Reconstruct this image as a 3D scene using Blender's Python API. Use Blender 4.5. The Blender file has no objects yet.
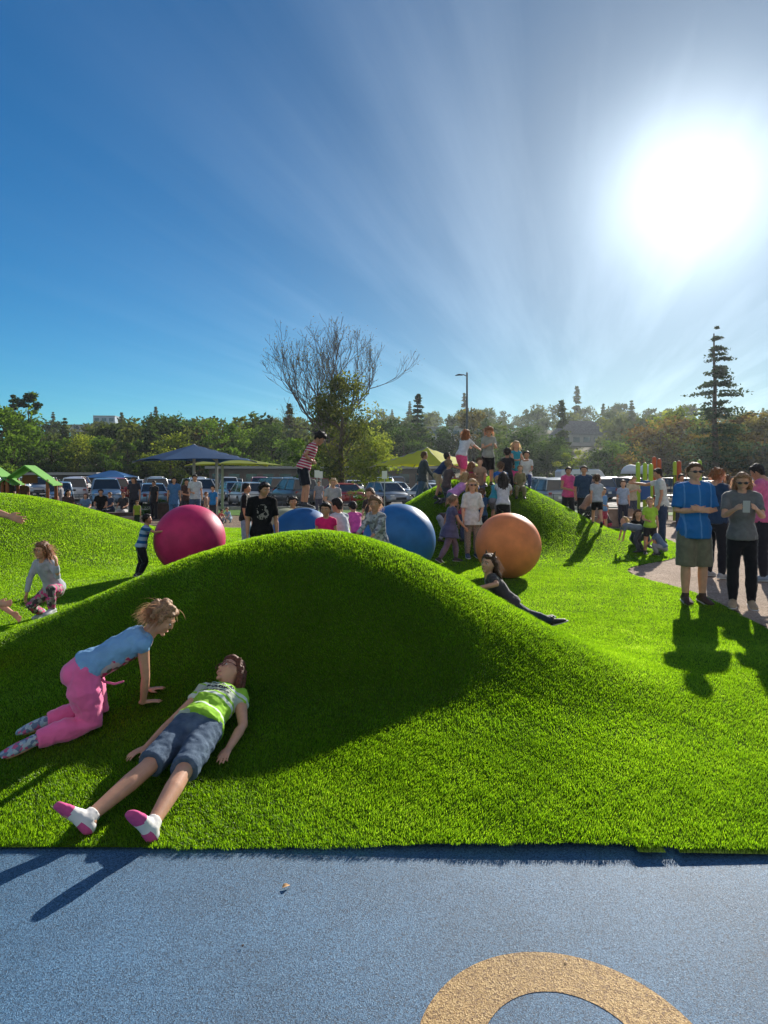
import bpy, math, random
import numpy as np
from mathutils import Vector, Matrix, noise
R = math.radians
random.seed(7); RNG = np.random.default_rng(11)
S = bpy.context.scene
C = S.collection
F = 620.0; HZ = 474.0; CH = 1.65          # focal length in pixels, horizon row, eye height

# ------------------------------------------------------------------ camera, light, sky
cam = bpy.data.cameras.new('camera'); co = bpy.data.objects.new('camera', cam); C.objects.link(co)
co.location = (0, 0, CH); co.rotation_euler = (R(90), 0, 0)
cam.sensor_fit = 'VERTICAL'; cam.sensor_height = 36; cam.lens = 36*F/1024
cam.shift_y = -(512-HZ)/1024
cam.clip_start = .05; cam.clip_end = 3000
S.camera = co
SUN = Vector((.4935, 1, .458)).normalized()
ELEV = math.asin(SUN.z); AZ = math.atan2(SUN.x, SUN.y)
sl = bpy.data.lights.new('sun', 'SUN'); so = bpy.data.objects.new('sun', sl); C.objects.link(so)
sl.energy = 5.0; sl.angle = R(.6); sl.color = (1, .93, .82)
so.rotation_euler = SUN.to_track_quat('Z', 'Y').to_euler(); so.location = (20, 40, 30)
S.view_settings.view_transform = 'Standard'; S.view_settings.look = 'None'
S.view_settings.exposure = 0.68; S.view_settings.gamma = 1

def N(nt, t, **kw):
    n = nt.nodes.new(t)
    for k, v in kw.items():
        if k in n.inputs: n.inputs[k].default_value = v
        else: setattr(n, k, v)
    return n
def mth(nt, op, a, b=None, clamp=False):
    n = nt.nodes.new('ShaderNodeMath'); n.operation = op; n.use_clamp = clamp
    for i, v in enumerate((a, b)):
        if v is None: continue
        if isinstance(v, (int, float)): n.inputs[i].default_value = v
        else: nt.links.new(v, n.inputs[i])
    return n.outputs[0]
def mixc(nt, fac, a, b, mode='MIX'):
    n = nt.nodes.new('ShaderNodeMix'); n.data_type = 'RGBA'; n.blend_type = mode
    for i, v in ((0, fac), (6, a), (7, b)):
        if isinstance(v, (int, float)): n.inputs[i].default_value = v
        elif isinstance(v, tuple): n.inputs[i].default_value = (*v[:3], 1)
        else: nt.links.new(v, n.inputs[i])
    return n.outputs[2]
def ramp(nt, fac, *stops):
    n = nt.nodes.new('ShaderNodeValToRGB'); cr = n.color_ramp
    while len(cr.elements) < len(stops): cr.elements.new(.5)
    for e, (p, c) in zip(cr.elements, stops):
        e.position = p; e.color = (c, c, c, 1) if isinstance(c, (int, float)) else (*c, 1)
    nt.links.new(fac, n.inputs[0]); return n.outputs[0]

W = bpy.data.worlds.new('World'); S.world = W; W.use_nodes = True
nt = W.node_tree; nt.nodes.clear()
out = N(nt, 'ShaderNodeOutputWorld'); bg = N(nt, 'ShaderNodeBackground')
sky = N(nt, 'ShaderNodeTexSky'); sky.sky_type = 'NISHITA'; sky.sun_disc = False
sky.sun_elevation = ELEV; sky.sun_rotation = AZ; sky.air_density = 1.0; sky.dust_density = .12; sky.ozone_density = 3.0
tc = N(nt, 'ShaderNodeTexCoord')
dot = N(nt, 'ShaderNodeVectorMath', operation='DOT_PRODUCT'); nt.links.new(tc.outputs['Generated'], dot.inputs[0]); dot.inputs[1].default_value = SUN
d = mth(nt, 'MAXIMUM', dot.outputs['Value'], 0.0)
# aureole of the sun in thin high cloud
g1 = mth(nt, 'MULTIPLY', mth(nt, 'POWER', d, 190.0), 9.0)
g2 = mth(nt, 'MULTIPLY', mth(nt, 'POWER', d, 24.0), 2.0)
g3 = mth(nt, 'MULTIPLY', mth(nt, 'POWER', d, 9.0), .9)
glow = mth(nt, 'ADD', mth(nt, 'ADD', g1, g2), g3)
# thin cirrus: noise laid out on a high flat layer, drawn out along one direction
sx = N(nt, 'ShaderNodeSeparateXYZ'); nt.links.new(tc.outputs['Generated'], sx.inputs[0])
zz = mth(nt, 'MAXIMUM', sx.outputs[2], .06)
cb = N(nt, 'ShaderNodeCombineXYZ')
cx_ = mth(nt, 'DIVIDE', sx.outputs[0], zz); cy_ = mth(nt, 'DIVIDE', sx.outputs[1], zz); CA, SA = math.cos(R(17)), math.sin(R(17))
nt.links.new(mth(nt, 'SUBTRACT', mth(nt, 'MULTIPLY', cx_, CA), mth(nt, 'MULTIPLY', cy_, SA)), cb.inputs[0])
nt.links.new(mth(nt, 'ADD', mth(nt, 'MULTIPLY', cx_, SA), mth(nt, 'MULTIPLY', cy_, CA)), cb.inputs[1])
mp = N(nt, 'ShaderNodeMapping'); mp.inputs['Scale'].default_value = (2.3, .20, 1)
nt.links.new(cb.outputs[0], mp.inputs[0])
nz = N(nt, 'ShaderNodeTexNoise', Scale=1.0, Detail=7.0, Roughness=.55); nt.links.new(mp.outputs[0], nz.inputs['Vector'])
cir = ramp(nt, nz.outputs[0], (.44, 0.0), (.80, 1.0))
near = mth(nt, 'ADD', mth(nt, 'POWER', d, 6.0), .012)
cir = mth(nt, 'MULTIPLY', mth(nt, 'MULTIPLY', cir, near), 2.3)
vec = N(nt, 'ShaderNodeVectorMath', operation='SCALE'); vec.inputs[0].default_value = (.86, .96, 1.0); nt.links.new(mth(nt, 'ADD', glow, 0.0), vec.inputs['Scale'])
vec2 = N(nt, 'ShaderNodeVectorMath', operation='SCALE'); vec2.inputs[0].default_value = (.85, .97, 1.06); nt.links.new(cir, vec2.inputs['Scale'])
hs = N(nt, 'ShaderNodeHueSaturation'); hs.inputs['Saturation'].default_value = 1.25; hs.inputs['Value'].default_value = .95
nt.links.new(sky.outputs[0], hs.inputs['Color'])
a1 = N(nt, 'ShaderNodeVectorMath', operation='ADD'); tint = N(nt, 'ShaderNodeVectorMath', operation='MULTIPLY'); nt.links.new(hs.outputs[0], tint.inputs[0]); nt.links.new(mixc(nt, mth(nt, 'MULTIPLY', mth(nt, 'POWER', d, 4.0), 1.1, True), (.38, .99, 1.17), (.46, .54, .54)), tint.inputs[1]); nt.links.new(tint.outputs[0], a1.inputs[0]); nt.links.new(vec.outputs[0], a1.inputs[1])
a2 = N(nt, 'ShaderNodeVectorMath', operation='ADD'); nt.links.new(a1.outputs[0], a2.inputs[0]); nt.links.new(vec2.outputs[0], a2.inputs[1])
# unseen broken cloud, added to the sky behind the camera as warm fill light
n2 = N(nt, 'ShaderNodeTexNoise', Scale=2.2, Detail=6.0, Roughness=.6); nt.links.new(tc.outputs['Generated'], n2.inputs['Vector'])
fill_cloud = mth(nt, 'MULTIPLY', ramp(nt, n2.outputs[0], (.40, 0.0), (.58, 1.0)), ramp(nt, mth(nt, 'MULTIPLY', sx.outputs[1], -1.0), (.05, 0.0), (.45, 1.0)))
fill_cloud = mth(nt, 'MULTIPLY', fill_cloud, ramp(nt, sx.outputs[2], (.0, 0.0), (.12, 1.0)))
a3 = mixc(nt, fill_cloud, a2.outputs[0], (6.5, 5.8, 5.2)); nt.links.new(a3, bg.inputs[0]); bg.inputs[1].default_value = .065
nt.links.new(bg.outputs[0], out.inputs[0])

# ------------------------------------------------------------------ materials
def mat(name, col, rough=.7, spec=.3, metal=0, var=0, vscale=8, col2=None, bump=0, bscale=60, **kw):
    m = bpy.data.materials.new(name); m.use_nodes = True; t = m.node_tree
    b = t.nodes['Principled BSDF']
    b.inputs['Roughness'].default_value = rough; b.inputs['Specular IOR Level'].default_value = spec; b.inputs['Metallic'].default_value = metal
    b.inputs['Base Color'].default_value = (*col, 1)
    for k, v in kw.items(): b.inputs[k.replace('_', ' ')].default_value = v
    if var or bump or col2:
        tx = t.nodes.new('ShaderNodeTexCoord')
    if var or col2:
        n = N(t, 'ShaderNodeTexNoise', Scale=vscale, Detail=4.0); t.links.new(tx.outputs['Object'], n.inputs['Vector'])
        c2 = col2 or tuple(c*(1-var) for c in col)
        r_ = ramp(t, n.outputs[0], (.35, 0.0), (.65, 1.0))
        t.links.new(mixc(t, r_, c2, tuple(min(1, c*(1+(0 if col2 else var))) for c in col)), b.inputs['Base Color'])
    if bump:
        n = N(t, 'ShaderNodeTexNoise', Scale=bscale, Detail=3.0); t.links.new(tx.outputs['Object'], n.inputs['Vector'])
        bp = N(t, 'ShaderNodeBump', Strength=bump, Distance=.01); t.links.new(n.outputs[0], bp.inputs['Height']); t.links.new(bp.outputs[0], b.inputs['Normal'])
    return m
_mc = {}
def cloth(col, kind='cotton'):
    k = (tuple(round(c, 3) for c in col), kind)
    if k not in _mc:
        _mc[k] = mat('cloth', col, rough=.88, spec=.15, var=.14, vscale=14, bump=.7, bscale=16, Sheen_Weight=.45, Sheen_Roughness=.35)
    return _mc[k]
def stripes(ca, cb_, axis, per, duty=.5, cc=None):
    m = bpy.data.materials.new('striped_cloth'); m.use_nodes = True; t = m.node_tree; b = t.nodes['Principled BSDF']
    b.inputs['Roughness'].default_value = .9; b.inputs['Specular IOR Level'].default_value = .15
    tx = t.nodes.new('ShaderNodeTexCoord')
    dd = N(t, 'ShaderNodeVectorMath', operation='DOT_PRODUCT'); t.links.new(tx.outputs['Object'], dd.inputs[0]); dd.inputs[1].default_value = Vector(axis).normalized()
    f = mth(t, 'FRACT', mth(t, 'DIVIDE', dd.outputs['Value'], per))
    col = mixc(t, mth(t, 'GREATER_THAN', f, duty), ca, cb_)
    if cc: col = mixc(t, mth(t, 'GREATER_THAN', mth(t, 'FRACT', mth(t, 'DIVIDE', dd.outputs['Value'], per*2.7)), .8), col, cc)
    t.links.new(col, b.inputs['Base Color']); return m
def patterned(cols, scale, mode='VORONOI'):
    m = bpy.data.materials.new('print_cloth'); m.use_nodes = True; t = m.node_tree; b = t.nodes['Principled BSDF']
    b.inputs['Roughness'].default_value = .9; b.inputs['Specular IOR Level'].default_value = .15
    tx = t.nodes.new('ShaderNodeTexCoord')
    if mode == 'VORONOI':
        v = N(t, 'ShaderNodeTexVoronoi', Scale=scale); t.links.new(tx.outputs['Object'], v.inputs['Vector'])
        s = N(t, 'ShaderNodeSeparateColor'); t.links.new(v.outputs['Color'], s.inputs[0]); fac = s.outputs[0]
    else:
        v = N(t, 'ShaderNodeTexWave', Scale=scale, Distortion=4.0, Detail=2.0); v.bands_direction = 'Z'; t.links.new(tx.outputs['Object'], v.inputs['Vector']); fac = v.outputs['Fac']
    n = t.nodes.new('ShaderNodeValToRGB'); n.color_ramp.interpolation = 'CONSTANT'
    while len(n.color_ramp.elements) < len(cols): n.color_ramp.elements.new(.5)
    for i, (e, c) in enumerate(zip(n.color_ramp.elements, cols)): e.position = i/len(cols); e.color = (*c, 1)
    t.links.new(fac, n.inputs[0]); t.links.new(n.outputs[0], b.inputs['Base Color']); return m

# ------------------------------------------------------------------ object helpers
def tag(o, label=None, cat=None, group=None, kind=None):
    if label: o['label'] = label
    if cat: o['category'] = cat
    if group: o['group'] = group
    if kind: o['kind'] = kind
    return o
def empty(name, loc, rz=0, label=None, cat=None, group=None):
    o = bpy.data.objects.new(name, None); C.objects.link(o); o.location = loc; o.rotation_euler = (0, 0, rz); o.empty_display_size = .2
    return tag(o, label, cat, group)
def link(name, me, parent=None, m=None, smooth=False):
    if m is not None and not me.materials: me.materials.append(m)
    if smooth: me.polygons.foreach_set('use_smooth', [True]*len(me.polygons))
    o = bpy.data.objects.new(name, me); C.objects.link(o); o.parent = parent; return o
def np_mesh(name, verts, tris=None, quads=None):
    me = bpy.data.meshes.new(name); verts = np.asarray(verts, np.float32)
    nt_ = 0 if tris is None else len(tris); nq = 0 if quads is None else len(quads)
    idx = np.concatenate([np.asarray(a, np.int32).ravel() for a in (tris, quads) if a is not None and len(a)])
    me.vertices.add(len(verts)); me.vertices.foreach_set('co', verts.ravel())
    me.loops.add(len(idx)); me.loops.foreach_set('vertex_index', idx)
    st = np.concatenate([np.arange(nt_)*3, nt_*3+np.arange(nq)*4]).astype(np.int32)
    me.polygons.add(nt_+nq); me.polygons.foreach_set('loop_start', st)
    me.update(calc_edges=True); me.validate(); return me
class MB:
    def __init__(s): s.v = []; s.f = []
    def add(s, vs, fs):
        b = len(s.v); s.v += [tuple(v) for v in vs]; s.f += [tuple(i+b for i in f) for f in fs]; return s
    def box(s, c, size, rot=None, taper=1.0):
        x, y, z = (k/2 for k in size); vs = []
        for dz, k in ((-z, 1), (z, taper)):
            for dx, dy in ((-x, -y), (x, -y), (x, y), (-x, y)):
                v = Vector((dx*k, dy*k, dz))
                if rot is not None: v = rot @ v
                vs.append(v+Vector(c))
        return s.add(vs, [(0, 3, 2, 1), (4, 5, 6, 7), (0, 1, 5, 4), (1, 2, 6, 5), (2, 3, 7, 6), (3, 0, 4, 7)])
    def loft(s, pts, rads, side=(1, 0, 0), n=12, round0=True, round1=True):
        pts = [Vector(p) for p in pts]; rads = [(r, r) if isinstance(r, (int, float)) else r for r in rads]
        side = Vector(side); rings = []
        def tangent(i):
            a = pts[max(0, i-1)]; b = pts[min(len(pts)-1, i+1)]
            d_ = b-a
            return d_.normalized() if d_.length > 1e-9 else Vector((0, 0, 1))
        def ring(c, t, ra, rb):
            u = side - t*side.dot(t)
            if u.length < 1e-4: u = t.orthogonal()
            u.normalize(); w = t.cross(u)
            return [c+u*(ra*math.cos(2*math.pi*k/n))+w*(rb*math.sin(2*math.pi*k/n)) for k in range(n)]
        t = tangent(0)
        if round0:
            rr = min(rads[0])
            for a in (75, 50, 25): rings.append(ring(pts[0]-t*rr*math.sin(R(a)), t, rads[0][0]*math.cos(R(a)), rads[0][1]*math.cos(R(a))))
        for i, p in enumerate(pts): rings.append(ring(p, tangent(i), *rads[i]))
        t = tangent(len(pts)-1)
        if round1:
            rr = min(rads[-1])
            for a in (25, 50, 75): rings.append(ring(pts[-1]+t*rr*math.sin(R(a)), t, rads[-1][0]*math.cos(R(a)), rads[-1][1]*math.cos(R(a))))
        vs = [v for r_ in rings for v in r_]; m = len(rings); fs = []
        for i in range(m-1):
            for k in range(n):
                k2 = (k+1) % n; fs.append((i*n+k, i*n+k2, (i+1)*n+k2, (i+1)*n+k))
        fs.append(tuple(range(n-1, -1, -1))); fs.append(tuple((m-1)*n+k for k in range(n)))
        return s.add(vs, fs)
    def ball(s, c, r, M=None, fn=None, nu=16, nv=10):
        if isinstance(r, (int, float)): r = (r, r, r)
        vs = []
        for i in range(nv+1):
            th = math.pi*i/nv
            for k in range(nu):
                ph = 2*math.pi*k/nu
                p = Vector((math.sin(th)*math.cos(ph), math.sin(th)*math.sin(ph), math.cos(th)))
                if i in (0, nv): p = Vector((0, 0, 1 if i == 0 else -1)); 
                q = fn(p) if fn else Vector((p.x*r[0], p.y*r[1], p.z*r[2]))
                if M is not None: q = M @ q
                vs.append(q+Vector(c))
                if i in (0, nv): break
        fs = [(0, 1+k, 1+(k+1) % nu) for k in range(nu)]
        for i in range(nv-2):
            for k in range(nu):
                a = 1+i*nu+k; b = 1+i*nu+(k+1) % nu; fs.append((a, a+nu, b+nu, b))
        last = len(vs)-1; b0 = 1+(nv-2)*nu
        fs += [(last, b0+(k+1) % nu, b0+k) for k in range(nu)]
        return s.add(vs, fs)
    def prism(s, poly, x0, x1, ax=1):
        """closed polygon of 2-D points extruded between x0 and x1 along axis ax"""
        n = len(poly); vs = []
        for q in (x0, x1):
            for (a, b) in poly:
                vs.append({0: (q, a, b), 1: (a, q, b), 2: (a, b, q)}[ax])
        fs = [tuple(range(n)), tuple(range(2*n-1, n-1, -1))]
        for i in range(n): j = (i+1) % n; fs.append((i, i+n, j+n, j))
        return s.add(vs, fs)
    def mesh(s, name='mesh'):
        me = bpy.data.meshes.new(name); me.from_pydata(s.v, [], s.f); me.update(); return me
    def build(s, name, m, parent=None, smooth=False, bevel=0, voxel=0, sm=4, disp=0, dscale=.05):
        me = s.mesh(name); me.materials.append(m)
        if not voxel:
            import bmesh
            b = bmesh.new(); b.from_mesh(me); bmesh.ops.recalc_face_normals(b, faces=b.faces); b.to_mesh(me); b.free()
        o = link(name, me, parent, None, smooth)
        if voxel:
            r_ = o.modifiers.new('remesh', 'REMESH'); r_.mode = 'VOXEL'; r_.voxel_size = voxel; r_.use_smooth_shade = True
            q = o.modifiers.new('smooth', 'SMOOTH'); q.factor = .5; q.iterations = sm
            if disp:
                key = 'tx%.3f' % dscale
                tx = bpy.data.textures.get(key) or bpy.data.textures.new(key, 'CLOUDS'); tx.noise_scale = dscale
                dm = o.modifiers.new('displace', 'DISPLACE'); dm.texture = tx; dm.strength = disp; dm.mid_level = .5; dm.texture_coords = 'LOCAL'
        if bevel:
            b = o.modifiers.new('bevel', 'BEVEL'); b.width = bevel; b.segments = 2; b.limit_method = 'ANGLE'
        return o
def copy_tree(o, parent=None, **tags):
    c = o.copy(); C.objects.link(c); c.parent = parent
    for k, v in tags.items(): c[k] = v
    for ch in CH_.get(o.name, []): 
        cc = copy_tree(ch, c)
    CH_[c.name] = [x for x in C.objects if False]
    return c
CH_ = {}
def kids(o): CH_[o.name] = list(o.children); [kids(c) for c in o.children]
# ------------------------------------------------------------------ terrain
def sstep(a, b, x): t = np.clip((x-a)/(b-a), 0, 1); return t*t*(3-2*t)
def bell(r): r = np.clip(r, 0, 1); return (.5+.5*np.cos(np.pi*r))
def gz(x, y):
    x = np.asarray(x, float); y = np.asarray(y, float)
    z = np.zeros(np.broadcast(x, y).shape)
    z = z - .4*sstep(17, 30, y)
    # front mound
    dx = x+.62; dy = y-5.9
    dy2 = dy - .16*np.minimum(dx, 0) + .48*np.maximum(dx, 0)   # its two shoulders run forward
    qc = bell(np.abs(dx)/np.where(dx > 0, 3.2, 3.7))                       # steep core ...
    z = z + .65*qc*bell(np.abs(dy2)/np.where(dy2 < 0, .82+1.12*qc, 1.2+1.0*qc))
    z = z + .46*bell(np.sqrt((dx/np.where(dx > 0, 3.6, 4.3))**2+(dy2/3.3)**2))   # ... on a broad low foot
    z = z + .10*bell(np.sqrt(((x-3.0)/1.9)**2+((y-4.9)/1.6)**2))           # slight swell in the lawn at the right
    # back mound, the one the children climb
    dx = x-2.35; dy = y-15.6
    r = np.sqrt((dx/np.where(dx > 0, 4.9, 4.3))**2+(dy/4.1)**2)
    z = z + 1.60*bell(r)**1.25
    # left mound
    dx = x+9.4; dy = y-14.6
    r = np.sqrt((dx/np.where(dx > 0, 5.6, 6))**2+(dy/np.where(dy < 0, 7.5, 5))**2)
    z = z + 1.2*bell(r)
    # hills behind the car park
    z = z + 27*sstep(95, 330, y)*(.75+.25*np.sin(x*.011+1.2)) * (.72+.28*sstep(-60, 140, x) + .22*sstep(-40, -170, x))
    return z
def g(x, y): return float(gz(x, y))
def ground_at(px, py, off=0.0):
    """the point over the ground (by off metres) that this sight line meets"""
    dx = (px-384)/F; dz = -(py-HZ)/F; y = 1.0
    while y < 80:
        if CH+dz*y <= g(dx*y, y)+off: break
        y += .01
    return Vector((dx*y, y, CH+dz*y))

def inpoly(X, Y, poly):
    ins = np.zeros(X.shape, bool); n = len(poly)
    for i in range(n):
        x1, y1 = poly[i]; x2, y2 = poly[(i+1) % n]
        c = ((y1 > Y) != (y2 > Y)) & (X < (x2-x1)*(Y-y1)/((y2-y1) if y2 != y1 else 1e-9)+x1)
        ins ^= c
    return ins
def sheet(name, xs, ys, off, m, mask=None, zf=gz):
    X, Y = np.meshgrid(xs, ys); Z = zf(X, Y)+off
    v = np.stack([X, Y, Z], -1).reshape(-1, 3); nx = len(xs); ny = len(ys)
    i, j = np.meshgrid(np.arange(nx-1), np.arange(ny-1)); a = (j*nx+i).ravel()
    q = np.stack([a, a+1, a+nx+1, a+nx], -1)
    if mask is not None:
        cx = v[q].mean(1); q = q[mask(cx[:, 0], cx[:, 1])]
    me = np_mesh(name, v, quads=q)
    o = link(name, me, None, m, True); return tag(o, kind='structure')

PATH = [(4.3, 4.2), (4.0, 5.6), (4.1, 6.8), (4.3, 7.9), (4.35, 8.8), (4.15, 9.6), (4.05, 10.4), (4.4, 11.1), (5.6, 12.0), (6.6, 13.4), (7.4, 16.5), (7.6, 21), (40, 21), (40, 4.2)]
def smooth_poly(p, it=3):
    for _ in range(it):
        q = []
        for i in range(len(p)):
            a = p[i]; b = p[(i+1) % len(p)]
            q += [(a[0]*.75+b[0]*.25, a[1]*.75+b[1]*.25), (a[0]*.25+b[0]*.75, a[1]*.25+b[1]*.75)]
        p = q
    return p
PATHS = smooth_poly(PATH)
def edge_y(x): return 2.765-.085*sstep(-1.8, 2.0, x)+.012*np.sin(x*2.3)+.006*np.sin(x*9)+.004*np.sin(x*31+1)+.003*np.sin(x*57)+.02*np.sin(x*.9)
LB = [(-30, -5), (30, -5), (30, 18.4), (8, 18.8), (3, 19.4), (-1, 19.0), (-5, 19.4), (-9, 20.5), (-15, 21.5), (-30, 22)]
LBS = smooth_poly(LB)
def is_lawn(X, Y): return (Y > edge_y(X)) & inpoly(X, Y, LBS) & ~inpoly(X, Y, PATHS)

def speckle(name, c1, c2, c3, scale=170, rough=.62, spec=.45, bump=.9, patch=None):
    m = bpy.data.materials.new(name); m.use_nodes = True; t = m.node_tree; b = t.nodes['Principled BSDF']
    tx = t.nodes.new('ShaderNodeTexCoord')
    v = N(t, 'ShaderNodeTexVoronoi', Scale=scale); v.inputs['Randomness'].default_value = 1
    nz_ = N(t, 'ShaderNodeTexNoise', Scale=scale*.7, Detail=2.0); t.links.new(tx.outputs['Object'], nz_.inputs['Vector'])
    wv = mixc(t, .012, (0, 0, 0), nz_.outputs['Color']); ad = N(t, 'ShaderNodeVectorMath', operation='ADD')
    t.links.new(tx.outputs['Object'], ad.inputs[0]); t.links.new(wv, ad.inputs[1]); t.links.new(ad.outputs[0], v.inputs['Vector'])
    s = N(t, 'ShaderNodeSeparateColor'); t.links.new(v.outputs['Color'], s.inputs[0])
    n = t.nodes.new('ShaderNodeValToRGB'); n.color_ramp.interpolation = 'LINEAR'
    n.color_ramp.elements.new(.5); 
    for e, (p, c) in zip(n.color_ramp.elements, ((.1, c1), (.5, c2), (.95, c3))): e.position = p; e.color = (*c, 1)
    t.links.new(s.outputs[0], n.inputs[0]); col = n.outputs[0]
    big = N(t, 'ShaderNodeTexNoise', Scale=1.7, Detail=5.0, Roughness=.6); t.links.new(tx.outputs['Object'], big.inputs['Vector'])
    col = mixc(t, 1.0, col, ramp(t, big.outputs[0], (.3, .78), (.7, 1.15)), 'MULTIPLY')
    t.links.new(col, b.inputs['Base Color'])
    b.inputs['Roughness'].default_value = rough; b.inputs['Specular IOR Level'].default_value = spec
    bp = N(t, 'ShaderNodeBump', Strength=bump, Distance=.004)
    t.links.new(mth(t, 'ADD', v.outputs['Distance'], mth(t, 'MULTIPLY', s.outputs[1], .5)), bp.inputs['Height']); t.links.new(bp.outputs[0], b.inputs['Normal'])
    return m
M_blue = speckle('blue_rubber', (.015, .05, .095), (.04, .14, .275), (.12, .27, .44), rough=.55, spec=.4, scale=290, bump=.6)
M_tan = speckle('tan_rubber', (.18, .09, .03), (.46, .27, .08), (.62, .41, .17), rough=.65, scale=210, bump=.6)
M_path = speckle('path_rubber', (.22, .16, .12), (.42, .31, .23), (.58, .46, .36), scale=110, rough=.95, spec=.1)
M_mulch = speckle('playground_surfacing', (.10, .07, .055), (.22, .16, .12), (.34, .27, .2), scale=25, rough=.95, spec=.05)
M_soil = mat('dry_ground', (.16, .12, .08), rough=.95, spec=.05, col2=(.07, .09, .035), vscale=.6, bump=.4, bscale=8)
M_asph = mat('asphalt', (.06, .06, .062), rough=.85, spec=.2, var=.25, vscale=3)
M_paint = mat('road_paint', (.75, .75, .72), rough=.7)
M_turf = mat('turf_backing', (.07, .13, .008), rough=.95, spec=.03, col2=(.04, .085, .006), vscale=30, bump=.9, bscale=260)

# one big sheet of ground out to the horizon
def graded(a, b, fine, lo, hi, k=1.09):
    """fine steps between lo and hi, growing steps outside"""
    xs = list(np.arange(lo, hi+1e-6, fine)); s = fine
    while xs[-1] < b: s *= k; xs.append(xs[-1]+s)
    s = fine
    while xs[0] > a: s *= k; xs.insert(0, xs[0]-s)
    return np.array(xs)
sheet('ground', graded(-1500, 1500, .25, -9, 9), graded(-40, 1600, .25, 2, 20), -.10, M_soil)
sheet('blue_rubber_surface', np.linspace(-14, 14, 60), np.linspace(-12, 3.0, 40), -.012, M_blue, zf=lambda x, y: np.zeros(x.shape)*x)
sheet('play_area', np.arange(-30, 40.1, .5), np.arange(17.0, 34.1, .5), -.02, M_mulch, zf=lambda x, y: gz(x, y))
lo = sheet('lawn', np.arange(-16, 16, .06), np.arange(2.5, 22.5, .06), -.004, M_turf, is_lawn)
sheet('path', np.arange(3.8, 22, .12), np.arange(4.2, 21, .12), -.008, M_path, lambda X, Y: inpoly(X, Y, PATHS))
grs = sheet('grass_strip', np.arange(-30, 40.1, .6), np.arange(30.8, 35.6, .4), .0, mat('strip_turf', (.07, .16, .02), rough=.9, spec=.1, var=.4, vscale=9))
sheet('parking_lot', np.arange(-75, 95, 2.), np.arange(36, 94, 2.), -.01, M_asph)
mb = MB()
for yy in (41.5, 53.0, 64.5):
    for xx in np.arange(-60, 80, 2.7): mb.box((xx, yy, g(0, 45)+.0), (.1, 4.8, .006))
mb.build('parking_lines', M_paint); tag(bpy.data.objects['parking_lines'], kind='structure')
mb = MB(); mb.box((10, 35.8, -.33), (170, .18, .18)); tag(mb.build('kerb', mat('concrete', (.4, .38, .35), rough=.85, var=.15)), kind='structure')

# tan ring inlaid in the blue rubber
def ring_mesh(cx, cy, axo, ayo, axi, ayi, z, n=96, rot=0):
    v = []; f = []
    for k in range(n):
        a = 2*math.pi*k/n
        for (p, q) in ((axo, ayo), (axi, ayi)):
            x = p*math.cos(a); y = q*math.sin(a); v.append((cx+x*math.cos(rot)-y*math.sin(rot), cy+x*math.sin(rot)+y*math.cos(rot), z))
    for k in range(n): j = (k+1) % n; f.append((2*k, 2*j, 2*j+1, 2*k+1))
    return MB().add(v, f)
RINGS = [(.52, 1.72, .44, .435, .25, .27), (1.635, 1.84, .435, .38, .25, .24)]
def leaf(px, py, s, a, c, lb):
    y = CH*F/(py-HZ); x = (px-384)/F*y; mb = MB(); n = 9; vs = []; fs = []
    for i in range(n):
        t_ = i/(n-1); w = math.sin(math.pi*t_**.8)*.34
        for sg in (-1, 0, 1): vs.append((s*(t_-.5), s*w*sg, .004+.25*s*abs(sg)*w+.12*s*math.sin(3*t_)))
    for i in range(n-1):
        for j in (0, 1): fs.append((3*i+j, 3*i+3+j, 3*i+4+j, 3*i+1+j))
    o = mb.add(vs, fs).build('fallen_leaf', mat('dry_leaf', c, rough=.7, var=.3, vscale=60), None); o.location = (x, y, -.010); o.rotation_euler = (0, 0, a); tag(o, lb, 'leaf', 'fallen leaves on the blue surface')
leaf(286, 885, .034, .4, (.62, .36, .16), 'small orange dry leaf lying alone on the blue rubber surface'); leaf(243, 944, .015, 1.2, (.04, .03, .03), 'tiny dark leaf scrap in the middle of the blue rubber surface'); leaf(566, 958, .013, 2.0, (.45, .35, .25), 'tiny pale leaf scrap lying on the tan ring')
for q in RINGS: tag(ring_mesh(*q[:6], -.0106).build('tan_ring_marking', M_tan), kind='structure')

# turf fibres: real blades, curved and split in light and dark tufts
def blades(x0, x1, y0, y1, dens, hgt, wid, seed):
    r = np.random.default_rng(seed); n = int((x1-x0)*(y1-y0)*dens)
    X = r.uniform(x0, x1, n); Y = r.uniform(y0, y1, n)
    k = (np.abs(X) < Y*.64+1.3) & is_lawn(X, Y)
    return X[k], Y[k], np.full(k.sum(), hgt), np.full(k.sum(), wid)
bands = [(2.5, 3.6, 36000, .016, .0022), (3.6, 5.0, 23000, .016, .0028), (5.0, 7.4, 14000, .017, .0034), (7.4, 11, 7000, .019, .0045), (11, 19.5, 2600, .022, .0072)]
XS, YS, HS, WS = [np.concatenate(a) for a in zip(*[blades(-14, 14, a, b, dn, h, w, i) for i, (a, b, dn, h, w) in enumerate(bands)])]
n = len(XS); r = np.random.default_rng(5)
e = .03; nx_ = -(gz(XS+e, YS)-gz(XS-e, YS))/(2*e); ny_ = -(gz(XS, YS+e)-gz(XS, YS-e))/(2*e)
a = r.uniform(0, 2*np.pi, n); tilt = r.uniform(.15, 1.0, n)
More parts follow.
